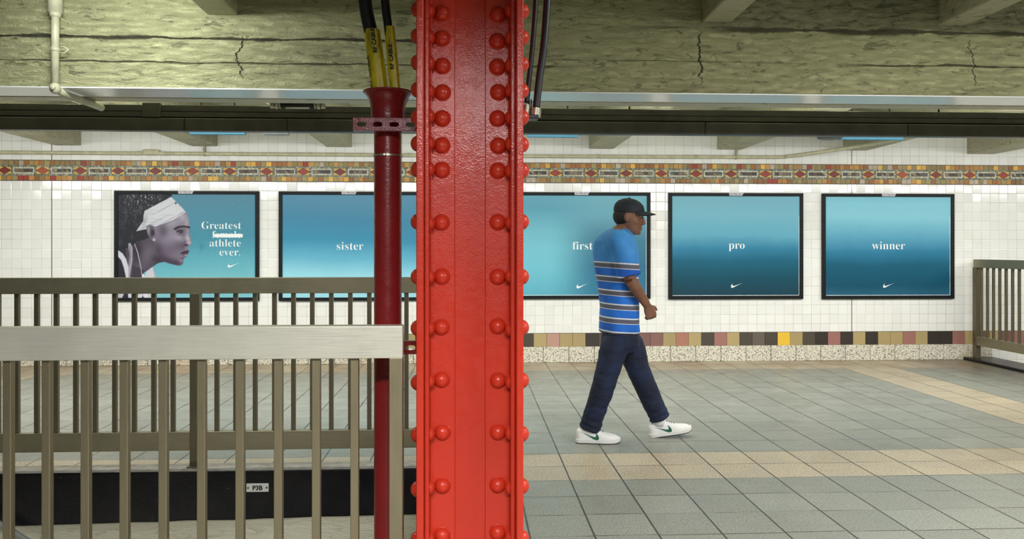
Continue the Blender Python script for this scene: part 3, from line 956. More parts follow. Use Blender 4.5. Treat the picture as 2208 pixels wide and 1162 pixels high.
# right hand railing: runs from the wall towards the camera
pr = G(2106, 771.5, 0.035); XRR = pr.x; YRR = min(pr.y, YW - 0.10)
def y_of(px_):
    d = ray(px_, HY); return XRR * d.y / d.x
zt = ZA(2106, 559, YRR); zb = ZA(2106, 577, YRR); z2t = ZA(2106, 724.5, YRR); z2b = ZA(2106, 744, YRR)
rt = thing('stair_railing', 'brushed steel railing at the far right, running out from the tiled wall', 'railing', (XRR, YRR, 0.035), 'steel stair railings')
ye = 6.9
MB().box(XRR - 0.026, XRR + 0.026, ye, YRR + 0.03, zb, zt).build('top_rail', M_STEEL_DULL, rt, 0.0035, seg=3)
MB().box(XRR - 0.024, XRR + 0.024, ye, YRR + 0.028, z2b, z2t).build('bottom_rail', M_STEEL_DULL, rt, 0.0035, seg=3)
for y in (YRR, ye + 0.03):
    MB().box(XRR - 0.032, XRR + 0.032, y - 0.032, y + 0.032, 0.035, zb + 0.002).build('post', M_STEEL_DARK, rt, 0.003, seg=3)
y1 = y_of(2116.5); pitch_r = (y1 - y_of(2198)) / 6.0
for i in range(18):
    y = y1 - pitch_r * i
    if y > ye + 0.09: baluster(rt, XRR, y, z2t, zb, 0.0256, M_STEEL_DARK)
struct(MB().box(XRR - 0.10, RX0 + 0.10, RY0, YW - 0.033, 0.0, 0.035).build('trim_7', M_BLACK, None, 0.008))

# polished handrail on the far stairwell wall
h0 = P(0, 1132, SY1 - 0.11); h1 = P(70, 1174, SY1 - 0.11)
dirn = (h1 - h0).normalized()
hr = thing('stair_handrail', 'polished steel handrail sloping down on the stairwell wall, bottom left corner', 'handrail', h0)
ha, hb = h0 - dirn * 1.3, h0 + dirn * 4.2
MB().tube([ha, hb], 0.0215, 20).build('rail', M_CHROME, hr, 0, True)
for k in (-0.9, 0.9, 2.6):
    c = h0 + dirn * k
    MB().tube([c + Vector((0, 0, -0.018)), c + Vector((0, 0.02, -0.06)), c + Vector((0, 0.088, -0.07))], 0.008, 10).build('wall_bracket', M_CHROME, hr, 0, True)

# little plate on the black curb
yq = SY1 - 0.035 - 0.004
sg = thing('number_plate', 'small white plate reading P3B on the black curb', 'sign', P(555, 1061, yq))
M_PLATE = plain('white_plate_enamel', (0.70, 0.70, 0.66), 0.4, 0, 0, 60, 0.06)
a = P(531, 1061, yq); b = P(579, 1042, yq)
MB().box(a.x, b.x, yq, yq + 0.004, a.z, b.z).build('plate', M_PLATE, sg, 0.0018)
me = text_mesh('P3B', 0.0385, 'CENTER', 0.0004, 0.0012)
me.transform(Matrix.Translation(((a.x + b.x) / 2, yq - 0.0006, (a.z + b.z) / 2 - 0.0140)))
link('lettering', me, M_INK, sg)
for s in (-1, 1):
    MB().lathe([(0.0052, 0), (0.0052, 0.0015), (0.003, 0.0028), (0.0006, 0.003)], ((a.x + b.x) / 2 + s * 0.0555, yq, (a.z + b.z) / 2), 14, 'y').build('screw', M_INK, sg, 0, True)

# ------------------------------------------------------------------ black lighting trough and what hangs near it
YT = 6.40
def zt_at(py, yy=YT): return ZA(1104, py, yy)
tr = thing('lighting_trough', 'long dark grey metal lighting trough running across under the ceiling', 'light trough', (0.5, YT + 0.1, zt_at(289)))
MB().box(XL, XR, YT + 0.02, YT + 0.20, zt_at(245.5), zt_at(232)).build('upper_housing', M_TROUGH, tr, 0.004)
MB().box(XL, XR, YT + 0.022, YT + 0.20, zt_at(257), zt_at(246.3)).build('middle_housing', M_TROUGH, tr, 0.003)
MB().box(XL, XR, YT + 0.03, YT + 0.20, zt_at(262), zt_at(257)).build('spacer', M_TROUGH_DK, tr)
lo = MB()
xj = [XL] + [XA(p, YT) for p in (398, 620, 1520, 1957)] + [XR]
for a_, b_ in zip(xj[:-1], xj[1:]):
    lo.box(a_ + 0.002, b_ - 0.002, YT - 0.01, YT + 0.075, zt_at(287.5), zt_at(261))
lo.build('lower_housing', M_TROUGH, tr, 0.006)
MB().box(XA(308, YT), XA(346, YT), YT - 0.012, YT + 0.03, ZA(327, 252.5, YT), ZA(327, 222, YT)).build('cover_box', M_TROUGH, tr, 0.003)
for i in range(-5, 6):
    x = -6.5 + 2.6 * (i + 5)
    if x > XR: break
    MB().tube([(x, YT + 0.13, zt_at(233)), (x, YT + 0.13, 3.02)], 0.008, 8).build('hanger_rod', M_TROUGH, tr, 0, True)

YL = 6.12
lf = thing('sealed_light_fitting', 'pale sealed light fitting with ribbed end caps above the dark trough', 'light fitting', P(642, 233, YL))
zc_ = ZA(642, 224.5, YL)
def xl_(p): return XA(p, YL)
MB().tube([(xl_(606), YL, zc_), (xl_(678), YL, zc_)], 0.034, 20).build('body', M_TROUGH_DK, lf, 0, True)
MB().tube([(xl_(617), YL - 0.012, zc_ - 0.027), (xl_(668), YL - 0.012, zc_ - 0.027)], 0.011, 12).build('lens', M_PLATE, lf, 0, True)
for p, w_ in ((588, 9), (597, 7), (604.5, 3.5), (680, 3.5), (687.5, 7), (697, 9)):
    MB().tube([(xl_(p - w_ / 2), YL, zc_), (xl_(p + w_ / 2), YL, zc_)], 0.040 - 0.002 * abs(6 - w_), 18).build('end_cap', M_GALV, lf, 0.002, True)
MB().tube([(xl_(640), YL, zc_ + 0.03), (xl_(640), YL, 3.02)], 0.009, 10).build('hanger_rod', M_TROUGH_DK, lf, 0, True)

M_BLUE = plain('blue_sign_enamel', (0.035, 0.22, 0.36), 0.4, 0, 0, 60, 0.05)
M_GREYSIGN = plain('grey_sign_back', (0.12, 0.15, 0.16), 0.5)
def hung_sign(label, pa, pb, pyb, yy, mat):
    t = thing('hanging_sign', label, 'sign', P((pa + pb) / 2, pyb, yy), 'blue signs hung behind the trough')
    a = P(pa, pyb, yy); b = P(pb, pyb, yy)
    MB().box(a.x, b.x, yy, yy + 0.05, a.z, a.z + 0.24).build('panel', mat, t, 0.004)
    for fx in (0.2, 0.8):
        x = a.x + (b.x - a.x) * fx
        MB().tube([(x, yy + 0.025, a.z + 0.24), (x, yy + 0.025, 3.02)], 0.007, 8).build('hanger_rod', M_TROUGH_DK, t, 0, True)
hung_sign('blue sign edge showing under the dark trough, above the portrait poster', 408, 528, 289, 7.95, M_BLUE)
hung_sign('short grey blue sign edge under the trough, left of a bare joist end', 566, 622, 290, 7.95, M_GREYSIGN)
hung_sign('blue sign edge showing under the dark trough beside the red column', 1138, 1246, 295, 7.95, M_BLUE)
hung_sign('bright blue sign edge under the dark trough, above the winner poster', 1812, 1948, 300.5, 7.95, M_BLUE)
sp = thing('ceiling_speaker', 'dark round speaker mesh beside the bright blue sign under the trough', 'speaker', P(1790, 299, 7.9))
c = P(1790, 297.5, 7.9)
MB().lathe([(0.11, 0.0), (0.125, 0.012), (0.125, 0.10), (0.001, 0.10)], (c.x, c.y, c.z - 0.008), 28).build('speaker_body', M_TROUGH, sp, 0, True)
MB().tube([(c.x, c.y, c.z + 0.09), (c.x, c.y, 3.02)], 0.01, 8).build('hanger_rod', M_TROUGH_DK, sp, 0, True)

# ------------------------------------------------------------------ conduits
yc = YW - 0.028
wc = thing('wall_conduit', 'long cream conduit running along the white tiles above the mosaic band', 'conduit', P(325, 335, yc))
pts = [P(-420, 326.0, yc), P(0, 328.5, yc), P(740, 333.5, yc), P(1200, 337.0, yc), P(1640, 338.5, yc), P(1700, 336.5, yc - 0.03), P(1752, 330, yc - 0.16), P(1835, 318, 9.15), P(1919, 303, 8.72), P(1990, 289, 8.35)]
MB().tube(catmull(pts, 5), 0.022, 16).build('tube', M_CONDUIT, wc, 0, True)
b = MB(); cB = P(326, 328.5, yc)
rings = []
for dy, sc in ((0.028, 1.0), (-0.020, 1.0), (-0.028, 0.85)):
    ring = []
    for k in range(28):
        a = 2 * math.pi * k / 28
        ca, sa = math.cos(a), math.sin(a)
        hx, hz2 = 0.098, 0.036
        ring.append((cB.x + sc * hx * abs(ca) ** 0.45 * (1 if ca > 0 else -1), cB.y + dy, cB.z + sc * hz2 * abs(sa) ** 0.6 * (1 if sa > 0 else -1)))
    rings.append(ring)
b.loft(rings); b.build('junction_box', M_CONDUIT, wc, 0, True)
for p in (296, 356, 520, 880, 1290, 1500):
    a = P(p, 330, yc)
    zz = ZA(p, 326.0 + (p + 420) * 0.0062, yc)
    MB().tube([(a.x - 0.012, yc, zz), (a.x + 0.012, yc, zz)], 0.026, 16).build('coupling', M_CONDUIT, wc, 0, True)
for p, py in ((441, 331), (1588, 338)):
    a = P(p, py, yc)
    MB().box(a.x - 0.010, a.x + 0.010, yc - 0.028, yc + 0.028, a.z - 0.03, a.z + 0.13).build('hanger_strap', M_JOIST, wc, 0.002)

yg = YG0 - 0.05
gc = thing('girder_conduit', 'cream pipe down the concrete girder, bending under it at the upper left', 'conduit', P(120, 190, yg))
MB().tube([P(119, -60, yg), P(119, 185, yg)], 0.0225, 18).build('riser', M_CONDUIT, gc, 0, True)
MB().tube([P(119, -40, yg), P(119, 28, yg)], 0.042, 18).build('upper_coupling', M_CONDUIT, gc, 0, True)
MB().tube([P(119, 28, yg), P(119, 38, yg)], [0.036, 0.028], 18).build('upper_collar', M_CONDUIT, gc, 0, True)
ce = P(119, 190, yg)
MB().ball(ce, 0.031, 0.034, 0.036).build('elbow', M_CONDUIT, gc, 0, True)
MB().tube([(ce.x, ce.y - 0.025, ce.z), (ce.x, ce.y - 0.040, ce.z)], 0.017, 16).build('elbow_plug', M_CONDUIT, gc, 0, True)
zu = ZG - 0.03
MB().tube([ce, (ce.x + 0.005, YG0 + 0.05, zu), (ce.x + 0.02, YG1 - 0.05, zu), (ce.x + 0.02, YG1 + 0.10, zu)], 0.0225, 18).build('under_run', M_CONDUIT, gc, 0, True)
ck = P(119, 107, yg)
MB().tube([(ck.x, ck.y, ck.z - 0.012), (ck.x, ck.y, ck.z + 0.012)], 0.027, 18).build('clamp', M_CONDUIT, gc, 0, True)
e = MB()
lp = [(ck.x + 0.022, yg - 0.0, ck.z + 0.016), (ck.x + 0.055, yg, ck.z + 0.018), (ck.x + 0.078, yg, ck.z), (ck.x + 0.055, yg, ck.z - 0.02), (ck.x + 0.022, yg, ck.z - 0.016)]
e.tube(lp, 0.005, 8).build('clamp_ear', M_CONDUIT, gc, 0, True)
# ------------------------------------------------------------------ posters
M_FRAME = plain('dark_poster_frame', (0.008, 0.011, 0.012), 0.5, 0, 0.05, 60, 0.1)
M_FRAME.node_tree.nodes['Principled BSDF'].inputs['Specular IOR Level'].default_value = 0.18
M_WHITE_INK = plain('white_print', (0.82, 0.86, 0.87), 0.4, 0, 0, 40, 0.01)
M_BADGE = plain('badge_white', (0.72, 0.70, 0.74), 0.4, 0, 0, 40, 0.03)
M_PURPLE = plain('badge_purple_ink', (0.035, 0.018, 0.07), 0.5)
M_PAPER_EDGE = plain('white_paper_edge', (0.78, 0.80, 0.80), 0.5)

def poster_print(name, stops, slant=0.0, stops2=None, split=(0, 1)):
    t = NT(name)
    x, y, z = t.xyz()
    wv = t.math('MULTIPLY', t.math('SUBTRACT', t.noise(1.6, 3, 0.5), 0.5), 0.10)
    grain = t.math('MULTIPLY', t.math('SUBTRACT', t.noise(210, 2, 0.6), 0.5), 0.055)
    v = t.math('ADD', t.math('ADD', t.math('ADD', t.math('MULTIPLY', z, 0.81), 0.5), wv), t.math('ADD', grain, t.math('MULTIPLY', x, slant)))
    c = t.ramp(v, [(p, srgb(*k)) for p, k in stops])
    if stops2:
        c2 = t.ramp(v, [(p, srgb(*k)) for p, k in stops2])
        c = t.mix(t.mapr(t.math('ADD', x, wv), split[0], split[1]), c, c2)
    t.set(t.mix(1.0, c, (0.86, 0.90, 0.94), 'MULTIPLY'), 0.5, spec=0.22)
    return t.m

SW = [(1.0, 0.0), (0.80, 0.20), (0.60, 0.42), (0.44, 0.62), (0.30, 0.82), (0.20, 0.93), (0.12, 0.985), (0.05, 0.95), (0.012, 0.86), (0.0, 0.72), (0.015, 0.55), (0.05, 0.38), (0.095, 0.24), (0.14, 0.12), (0.155, 0.10),
      (0.125, 0.26), (0.115, 0.40), (0.13, 0.52), (0.165, 0.59), (0.22, 0.61), (0.30, 0.575), (0.45, 0.46), (0.62, 0.32), (0.82, 0.15)]

def tri_poly(pts, yy):
    bm = bmesh.new()
    vs = [bm.verts.new((p[0], yy, p[1])) for p in pts]
    f = bm.faces.new(vs)
    bmesh.ops.triangulate(bm, faces=[f], ngon_method='EAR_CLIP')
    r = bmesh.ops.extrude_face_region(bm, geom=list(bm.faces))
    bmesh.ops.translate(bm, verts=[g for g in r['geom'] if isinstance(g, bmesh.types.BMVert)], vec=(0, -0.0008, 0))
    bmesh.ops.recalc_face_normals(bm, faces=list(bm.faces))
    me = bpy.data.meshes.new('mark'); bm.to_mesh(me); bm.free()
    return me

YS = YW - 0.024     # poster sheet
YFRM = YW - 0.036   # frame front

def poster(label, box_px, mat, words, mark_px, badge_px, sheet_mesh=None, edge=False):
    (xa, xb, ya, yb) = box_px
    tl = P(xa, ya, YFRM); br = P(xb, yb, YFRM)
    x0, x1 = tl.x, br.x
    z1 = (P(xa, ya, YFRM).z); z0 = P(xb, yb, YFRM).z
    t = thing('framed_poster', label, 'poster', ((x0 + x1) / 2, YW - 0.015, z0), 'framed posters along the tiled wall')
    w = 0.043
    m = MB()
    m.prism([(x0, YFRM, z0), (x1, YFRM, z0), (x1 - w, YFRM, z0 + w * 0.9), (x0 + w, YFRM, z0 + w * 0.9)], (0, 0.036, 0))
    m.prism([(x0, YFRM, z1), (x1, YFRM, z1), (x1 - w, YFRM, z1 - w * 0.9), (x0 + w, YFRM, z1 - w * 0.9)], (0, 0.036, 0))
    m.prism([(x0, YFRM, z0), (x0, YFRM, z1), (x0 + w, YFRM, z1 - w * 0.9), (x0 + w, YFRM, z0 + w * 0.9)], (0, 0.036, 0))
    m.prism([(x1, YFRM, z0), (x1, YFRM, z1), (x1 - w, YFRM, z1 - w * 0.9), (x1 - w, YFRM, z0 + w * 0.9)], (0, 0.036, 0))
    m.build('frame', M_FRAME, t, 0.003)
    sx0, sx1, sz0, sz1 = x0 + w - 0.004, x1 - w + 0.004, z0 + w * 0.9 - 0.004, z1 - w * 0.9 + 0.004
    cx, cz = (sx0 + sx1) / 2, (sz0 + sz1) / 2
    if sheet_mesh is None:
        me = MB().box(sx0 - cx, sx1 - cx, 0, 0.012, sz0 - cz, sz1 - cz).mesh('sheet')
    else:
        me = sheet_mesh(sx0 - cx, sx1 - cx, sz0 - cz, sz1 - cz)
    me.materials.append(mat)
    s = bpy.data.objects.new('sheet', me); COL.objects.link(s); s.parent = t
    s.location = Vector((cx, YS, cz)) - t.location
    if edge:
        MB().box(sx0 + 0.01, sx1 - 0.012, YS - 0.0015, YS, sz0 + 0.007, sz0 + 0.013).box(sx1 - 0.015, sx1 - 0.010, YS - 0.0015, YS, sz0 + 0.010, sz1 - 0.2 * (sz1 - sz0)).build('paper_border', M_PAPER_EDGE, t)
    for (body, px, py, size, al) in words:
        me = text_mesh(body, size, al, 0.0004, -0.0016, True)
        p = P(px, py, YS - 0.001)
        me.transform(Matrix.Translation((p.x, YS - 0.0012, p.z)))
        link('caption', me, M_WHITE_INK, t)
    if mark_px:
        (ma, mb_, mt, mbm) = mark_px
        a = P(ma, mt, YS); b = P(mb_, mbm, YS)
        me = tri_poly([(a.x + (b.x - a.x) * u, a.z + (b.z - a.z) * v) for u, v in SW], YS - 0.0004)
        link('tick_logo', me, M_WHITE_INK, t)
    bp = P(badge_px, ya + 3.2, YFRM)
    bw, bh = 0.178, 0.034
    me = tri_poly([(bp.x - bw / 2, bp.z - bh / 2 + 0.006), (bp.x - bw / 2 + 0.005, bp.z - bh / 2), (bp.x + bw / 2 - 0.017, bp.z - bh / 2), (bp.x + bw / 2, bp.z + bh / 2), (bp.x - bw / 2 + 0.006, bp.z + bh / 2), (bp.x - bw / 2, bp.z + bh / 2 - 0.008)], YFRM - 0.0005)
    bo = link('badge', me, M_BADGE, t)
    me = text_mesh('OUTFRONT/', 0.0305, 'CENTER', 0.0003, 0.0007, space=0.93)
    me.transform(Matrix.Translation((bp.x - 0.003, YFRM - 0.0018, bp.z - 0.0108)))
    link('badge_lettering', me, M_PURPLE, bo)
    return t

# --- the portrait print: painted point by point on the sheet, as the ink lies on the paper
def portrait_sheet(x0, x1, z0, z1):
    W, H = 330, 236
    # picture coordinates of the zoomed sheet: u 52..1335, v 80..1040
    U, V = np.meshgrid(np.linspace(52, 1335, W), np.linspace(1040, 80, H))
    rg = np.random.default_rng(4)
    def sm(a, lo, hi):
        q = np.clip((a - lo) / (hi - lo), 0, 1); return q * q * (3 - 2 * q)
    def sd(poly):
        """signed distance to a closed outline, positive inside"""
        pts = np.array(poly, float); n = len(pts)
        best = np.full(U.shape, 1e9); ins = np.zeros(U.shape, bool)
        for i in range(n):
            ax, ay = pts[i]; bx, by = pts[(i + 1) % n]
            dx, dy = bx - ax, by - ay; L = dx * dx + dy * dy + 1e-9
            q = np.clip(((U - ax) * dx + (V - ay) * dy) / L, 0, 1)
            best = np.minimum(best, np.hypot(U - ax - q * dx, V - ay - q * dy))
            cond = ((ay > V) != (by > V)) & (U < dx * (V - ay) / (dy if dy else 1e-9) + ax)
            ins ^= cond
        return np.where(ins, best, -best)
    def curve(pts, n=8):
        pts = [np.array(p, float) for p in pts]; out = []; N = len(pts)
        for i in range(N):
            p0, p1, p2, p3 = pts[i - 1], pts[i], pts[(i + 1) % N], pts[(i + 2) % N]
            for k in range(n):
                t = k / n
                out.append(0.5 * ((2 * p1) + (p2 - p0) * t + (2 * p0 - 5 * p1 + 4 * p2 - p3) * t * t + (3 * p1 - p0 - 3 * p2 + p3) * t ** 3))
        return out
    def noise2(sx, sy, seed):
        r = np.random.default_rng(seed); g = r.random((64, 64))
        a = (U / sx) % 63; b = (V / sy) % 63
        i, j = a.astype(int), b.astype(int); fa, fb = a - i, b - j
        fa = fa * fa * (3 - 2 * fa); fb = fb * fb * (3 - 2 * fb)
        return (g[j, i] * (1 - fa) + g[j, i + 1] * fa) * (1 - fb) + (g[j + 1, i] * (1 - fa) + g[j + 1, i + 1] * fa) * fb
    C = np.zeros(U.shape + (3,))
    tt = (V - 80) / 960.0
    stops = [(0.0, (96, 148, 172)), (0.18, (88, 150, 174)), (0.42, (78, 152, 176)), (0.62, (104, 182, 200)), (0.80, (128, 202, 214)), (1.0, (140, 210, 222))]
    for k in range(3): C[..., k] = np.interp(tt + 0.08 * (noise2(300, 200, 1) - 0.5), [s[0] for s in stops], [s[1][k] for s in stops])
    C += (rg.random(U.shape)[..., None] - 0.5) * 9
    def paint(mask, col, a=1.0):
        m = np.clip(mask * a, 0, 1)[..., None]; C[:] = C * (1 - m) + np.array(col, float) * m
    def fill(poly, col, soft=3, a=1.0):
        paint(sm(sd(poly), -soft, soft), col, a)
    def blob(cx, cy, rx, ry, col, a, rot=0, clip=None):
        c, s = math.cos(math.radians(rot)), math.sin(math.radians(rot))
        p = ((U - cx) * c + (V - cy) * s) / rx; q = (-(U - cx) * s + (V - cy) * c) / ry
        m = np.exp(-(p * p + q * q))
        if clip is not None: m = m * clip
        paint(m, col, a)
    # smudge on the print
    blob(828, 565, 22, 34, (58, 128, 150), 0.45)
    # shoulder, back and shirt
    fill([(52, 660), (110, 720), (150, 840), (180, 1040), (52, 1040)], (76, 68, 82), 4)
    blob(70, 780, 30, 70, (150, 140, 160), 0.6)
    fill([(40, 560), (165, 540), (190, 600), (185, 1040), (40, 1040)], (50, 46, 56), 4)
    # neck
    neck = curve([(140, 530), (320, 470), (420, 560), (500, 690), (430, 716), (380, 748), (330, 782), (270, 822), (230, 850), (215, 960), (200, 1040), (150, 1040), (140, 760)], 4)
    nm = sm(sd(neck), -3, 3)
    paint(nm, (84, 74, 90))
    blob(330, 640, 70, 110, (122, 112, 128), 0.7, 25, nm); blob(250, 760, 60, 40, (112, 102, 118), 0.6, -30, nm); blob(430, 690, 60, 40, (60, 50, 66), 0.8, 20, nm); blob(230, 600, 40, 100, (48, 40, 54), 0.8, 0, nm)
    fill([(215, 850), (280, 830), (330, 1040), (200, 1040)], (60, 54, 66), 5)
    # hair
    hair = [(52, 80), (548, 80), (556, 104), (450, 165), (330, 240), (300, 270), (288, 330), (245, 400), (255, 430), (320, 420), (330, 470), (240, 500), (200, 540), (165, 560), (120, 590), (52, 610)]
    hm = sm(sd(hair) + 10 * (noise2(16, 16, 8) - 0.5), -4, 4)
    paint(hm, (40, 41, 48))
    st = noise2(9, 26, 3) * noise2(6, 8, 5)
    paint(hm * sm(st, 0.30, 0.60) * sm(260 - V, -40, 120) * sm(U, 60, 170) * sm(520 - U, 0, 120), (190, 192, 200), 0.85)
    paint(hm * sm(noise2(26, 60, 11), 0.55, 0.9), (74, 76, 86), 0.55)
    paint(hm * sm(noise2(12, 14, 12), 0.6, 0.9) * sm(400 - V, -60, 100) * sm(310 - U, 0, 90), (110, 112, 122), 0.5)
    fill([(225, 405), (330, 372), (345, 480), (300, 500), (230, 520), (200, 470)], (42, 42, 50), 4)
    fill([(190, 740), (250, 760), (300, 785), (285, 826), (240, 850), (185, 880)], (70, 62, 76), 4)
    # face
    face = curve([(395, 375), (490, 352), (590, 300), (682, 248), (704, 292), (716, 340), (722, 372), (712, 402), (716, 430), (727, 485), (741, 528), (730, 552), (706, 566), (700, 580), (712, 600), (702, 622), (697, 634), (690, 660), (668, 670),
                  (662, 692), (655, 722), (622, 742), (560, 730), (490, 708), (440, 672), (405, 600), (385, 515), (350, 470)], 5)
    fm = sm(sd(face), -2.5, 2.5)
    paint(fm, (138, 128, 146))
    for a in [(560, 350, 90, 34, (176, 168, 184), 0.75, -24), (650, 290, 40, 50, (190, 184, 198), 0.8, -40), (690, 350, 18, 40, (196, 190, 204), 0.6, 5), (560, 470, 110, 60, (160, 150, 168), 0.7, -10), (620, 480, 40, 30, (184, 174, 190), 0.7, 0),
              (470, 420, 44, 60, (92, 82, 98), 0.8, 0), (430, 610, 60, 110, (70, 58, 76), 0.85, -25), (500, 690, 120, 40, (62, 50, 68), 0.9, 14), (600, 715, 70, 24, (70, 58, 76), 0.85, 6), (540, 600, 90, 70, (106, 92, 112), 0.7, -20),
              (620, 560, 44, 46, (96, 84, 102), 0.6, 0), (655, 560, 22, 34, (90, 76, 96), 0.75, 10), (700, 500, 18, 40, (216, 210, 220), 0.9, -10), (715, 530, 18, 14, (200, 192, 206), 0.8, 0), (690, 515, 22, 26, (150, 138, 156), 0.7, 0),
              (640, 695, 26, 22, (150, 138, 156), 0.7, 0), (590, 650, 50, 30, (126, 112, 132), 0.6, 0), (660, 440, 20, 40, (110, 98, 116), 0.7, 10), (700, 420, 8, 26, (170, 160, 178), 0.7, 0)]:
        blob(a[0], a[1], a[2], a[3], a[4], a[5], a[6], fm)
    # brow, eye, nose, mouth
    fill(curve([(570, 400), (610, 378), (660, 372), (705, 378), (724, 384), (712, 398), (680, 390), (630, 392), (585, 412)], 4), (42, 36, 46), 4, 0.92)
    blob(632, 412, 40, 14, (84, 72, 90), 0.7, 0, fm)
    fill(curve([(594, 428), (620, 416), (648, 420), (656, 434), (636, 448), (610, 442)], 5), (60, 52, 66), 3, 0.9)
    fill(curve([(612, 432), (630, 424), (644, 430), (636, 442), (620, 441)], 5), (150, 146, 160), 2, 0.8)
    fill(curve([(622, 424), (636, 424), (640, 440), (626, 442)], 5), (24, 20, 28), 2, 1.0)
    blob(629, 430, 3, 3, (235, 235, 240), 1.0)
    fill(curve([(590, 426), (620, 414), (650, 418), (660, 430), (648, 424), (620, 420)], 4), (30, 26, 34), 2, 0.9)
    blob(625, 458, 34, 10, (104, 92, 110), 0.6, 8, fm)
    fill(curve([(664, 556), (678, 542), (700, 546), (706, 558), (690, 560)], 4), (40, 32, 44), 4, 0.85)
    blob(672, 532, 10, 26, (92, 78, 98), 0.8, 15, fm)
    fill(curve([(628, 628), (655, 612), (690, 600), (712, 604), (706, 620), (680, 626), (650, 634)], 4), (66, 52, 68), 3, 0.92)
    fill(curve([(632, 632), (665, 628), (700, 626), (696, 650), (680, 664), (655, 656)], 4), (116, 98, 116), 3, 0.9)
    blob(684, 648, 12, 8, (196, 184, 198), 0.8); fill([(628, 628), (660, 626), (706, 620), (704, 627), (660, 633)], (30, 22, 32), 2, 0.9)
    blob(652, 674, 26, 8, (70, 58, 76), 0.6, -10, fm)
    # head band
    band = [(300, 236), (360, 205), (430, 168), (500, 132), (545, 106), (580, 140), (612, 172), (650, 210), (682, 246), (630, 284), (560, 322), (480, 352), (398, 382), (345, 364), (318, 378), (318, 404), (222, 424), (250, 384), (288, 330), (290, 280)]
    bm_ = sm(sd(band), -2.5, 2.5)
    paint(bm_, (226, 224, 232))
    q = (U * 0.42 + V) / 17.0
    paint(bm_ * sm(noise2(90, 12, 21), 0.62, 0.9), (186, 184, 196), 0.5)
    for k, (bx, by, rx, ry, rot) in enumerate([(330, 380, 90, 8, -18), (400, 335, 110, 5, -26), (520, 322, 100, 6, -27), (300, 330, 20, 60, 15), (480, 215, 120, 5, -28), (640, 262, 40, 8, -38)]):
        blob(bx, by, rx, ry, (158, 156, 170), 0.6, rot, bm_)
    fill([(580, 152), (588, 160), (602, 158), (590, 178), (582, 170)], (50, 48, 54), 2)
    # ear with a stud
    ear = curve([(318, 400), (340, 366), (376, 374), (396, 410), (404, 450), (396, 500), (378, 516), (352, 492), (328, 450)], 5)
    em = sm(sd(ear), -2.5, 2.5)
    paint(em, (126, 116, 134)); blob(366, 440, 20, 50, (50, 42, 56), 0.9, -6, em); blob(338, 410, 12, 40, (176, 168, 182), 0.7, -10, em); blob(384, 490, 16, 20, (150, 140, 156), 0.7, 0, em)
    fill(curve([(378, 404), (392, 430), (386, 462), (370, 450), (376, 430)], 4), (44, 36, 50), 4, 0.7)
    blob(388, 503, 10, 10, (245, 245, 248), 1.0); blob(388, 503, 3, 3, (120, 118, 128), 0.8)
    # straps, necklace and shirt front
    fill([(52, 596), (96, 628), (130, 680), (152, 760), (166, 850), (184, 1040), (150, 1040), (128, 850), (108, 760), (84, 690), (52, 656)], (222, 220, 232), 3)
    fill([(150, 535), (168, 532), (188, 575), (188, 690), (172, 790), (160, 870), (150, 870), (150, 760), (160, 640), (150, 570)], (176, 172, 184), 3)
    fill([(158, 560), (170, 560), (176, 660), (160, 760), (158, 700)], (120, 116, 130), 3, 0.7)
    fill([(204, 540), (210, 538), (240, 620), (258, 700), (272, 780), (280, 850), (274, 850), (266, 780), (250, 700), (232, 622)], (196, 190, 204), 2)
    fill([(300, 850), (312, 800), (360, 762), (372, 752), (392, 790), (412, 850), (380, 1040), (280, 1040)], (216, 214, 226), 3)
    fill([(278, 818), (292, 818), (304, 850), (330, 1040), (300, 1040)], (240, 238, 244), 3)
    fill([(372, 752), (392, 790), (415, 850), (396, 850)], (180, 176, 190), 3)
    fill([(52, 985), (110, 1000), (90, 1040), (52, 1040)], (210, 208, 220), 3)
    fill([(180, 1000), (250, 990), (300, 1040), (180, 1040)], (70, 64, 76), 3); fill([(240, 1000), (290, 1000), (270, 1040), (235, 1040)], (222, 220, 230), 2)
    C += (rg.random(U.shape)[..., None] - 0.5) * 6
    C[:] = np.clip(C, 0, 255)
    lin = np.where(C / 255 <= 0.04045, C / 255 / 12.92, ((C / 255 + 0.055) / 1.055) ** 2.4)
    me = bpy.data.meshes.new('portrait_sheet')
    xs = np.linspace(x0, x1, W); zs = np.linspace(z0, z1, H)
    vs = [(float(a), 0.0, float(b)) for b in zs for a in xs]
    fs = [(j * W + i, j * W + i + 1, (j + 1) * W + i + 1, (j + 1) * W + i) for j in range(H - 1) for i in range(W - 1)]
    base = len(vs)
    vs += [(x0, 0.012, z0), (x1, 0.012, z0), (x1, 0.012, z1), (x0, 0.012, z1)]
    fs += [(base + 3, base + 2, base + 1, base)]
    me.from_pydata(vs, [], fs); me.update()
    at = me.color_attributes.new('print', 'FLOAT_COLOR', 'POINT')
    buf = np.ones((len(vs), 4), np.float32); buf[:W * H, :3] = lin.reshape(-1, 3)
    at.data.foreach_set('color', buf.ravel())
    return me

t = NT('portrait_print')
a = t.n('ShaderNodeAttribute', attribute_name='print')
t.set(t.mix(1.0, a.outputs['Color'], (0.80, 0.83, 0.85), 'MULTIPLY'), 0.5, spec=0.22)
M_PORTRAIT = t.m

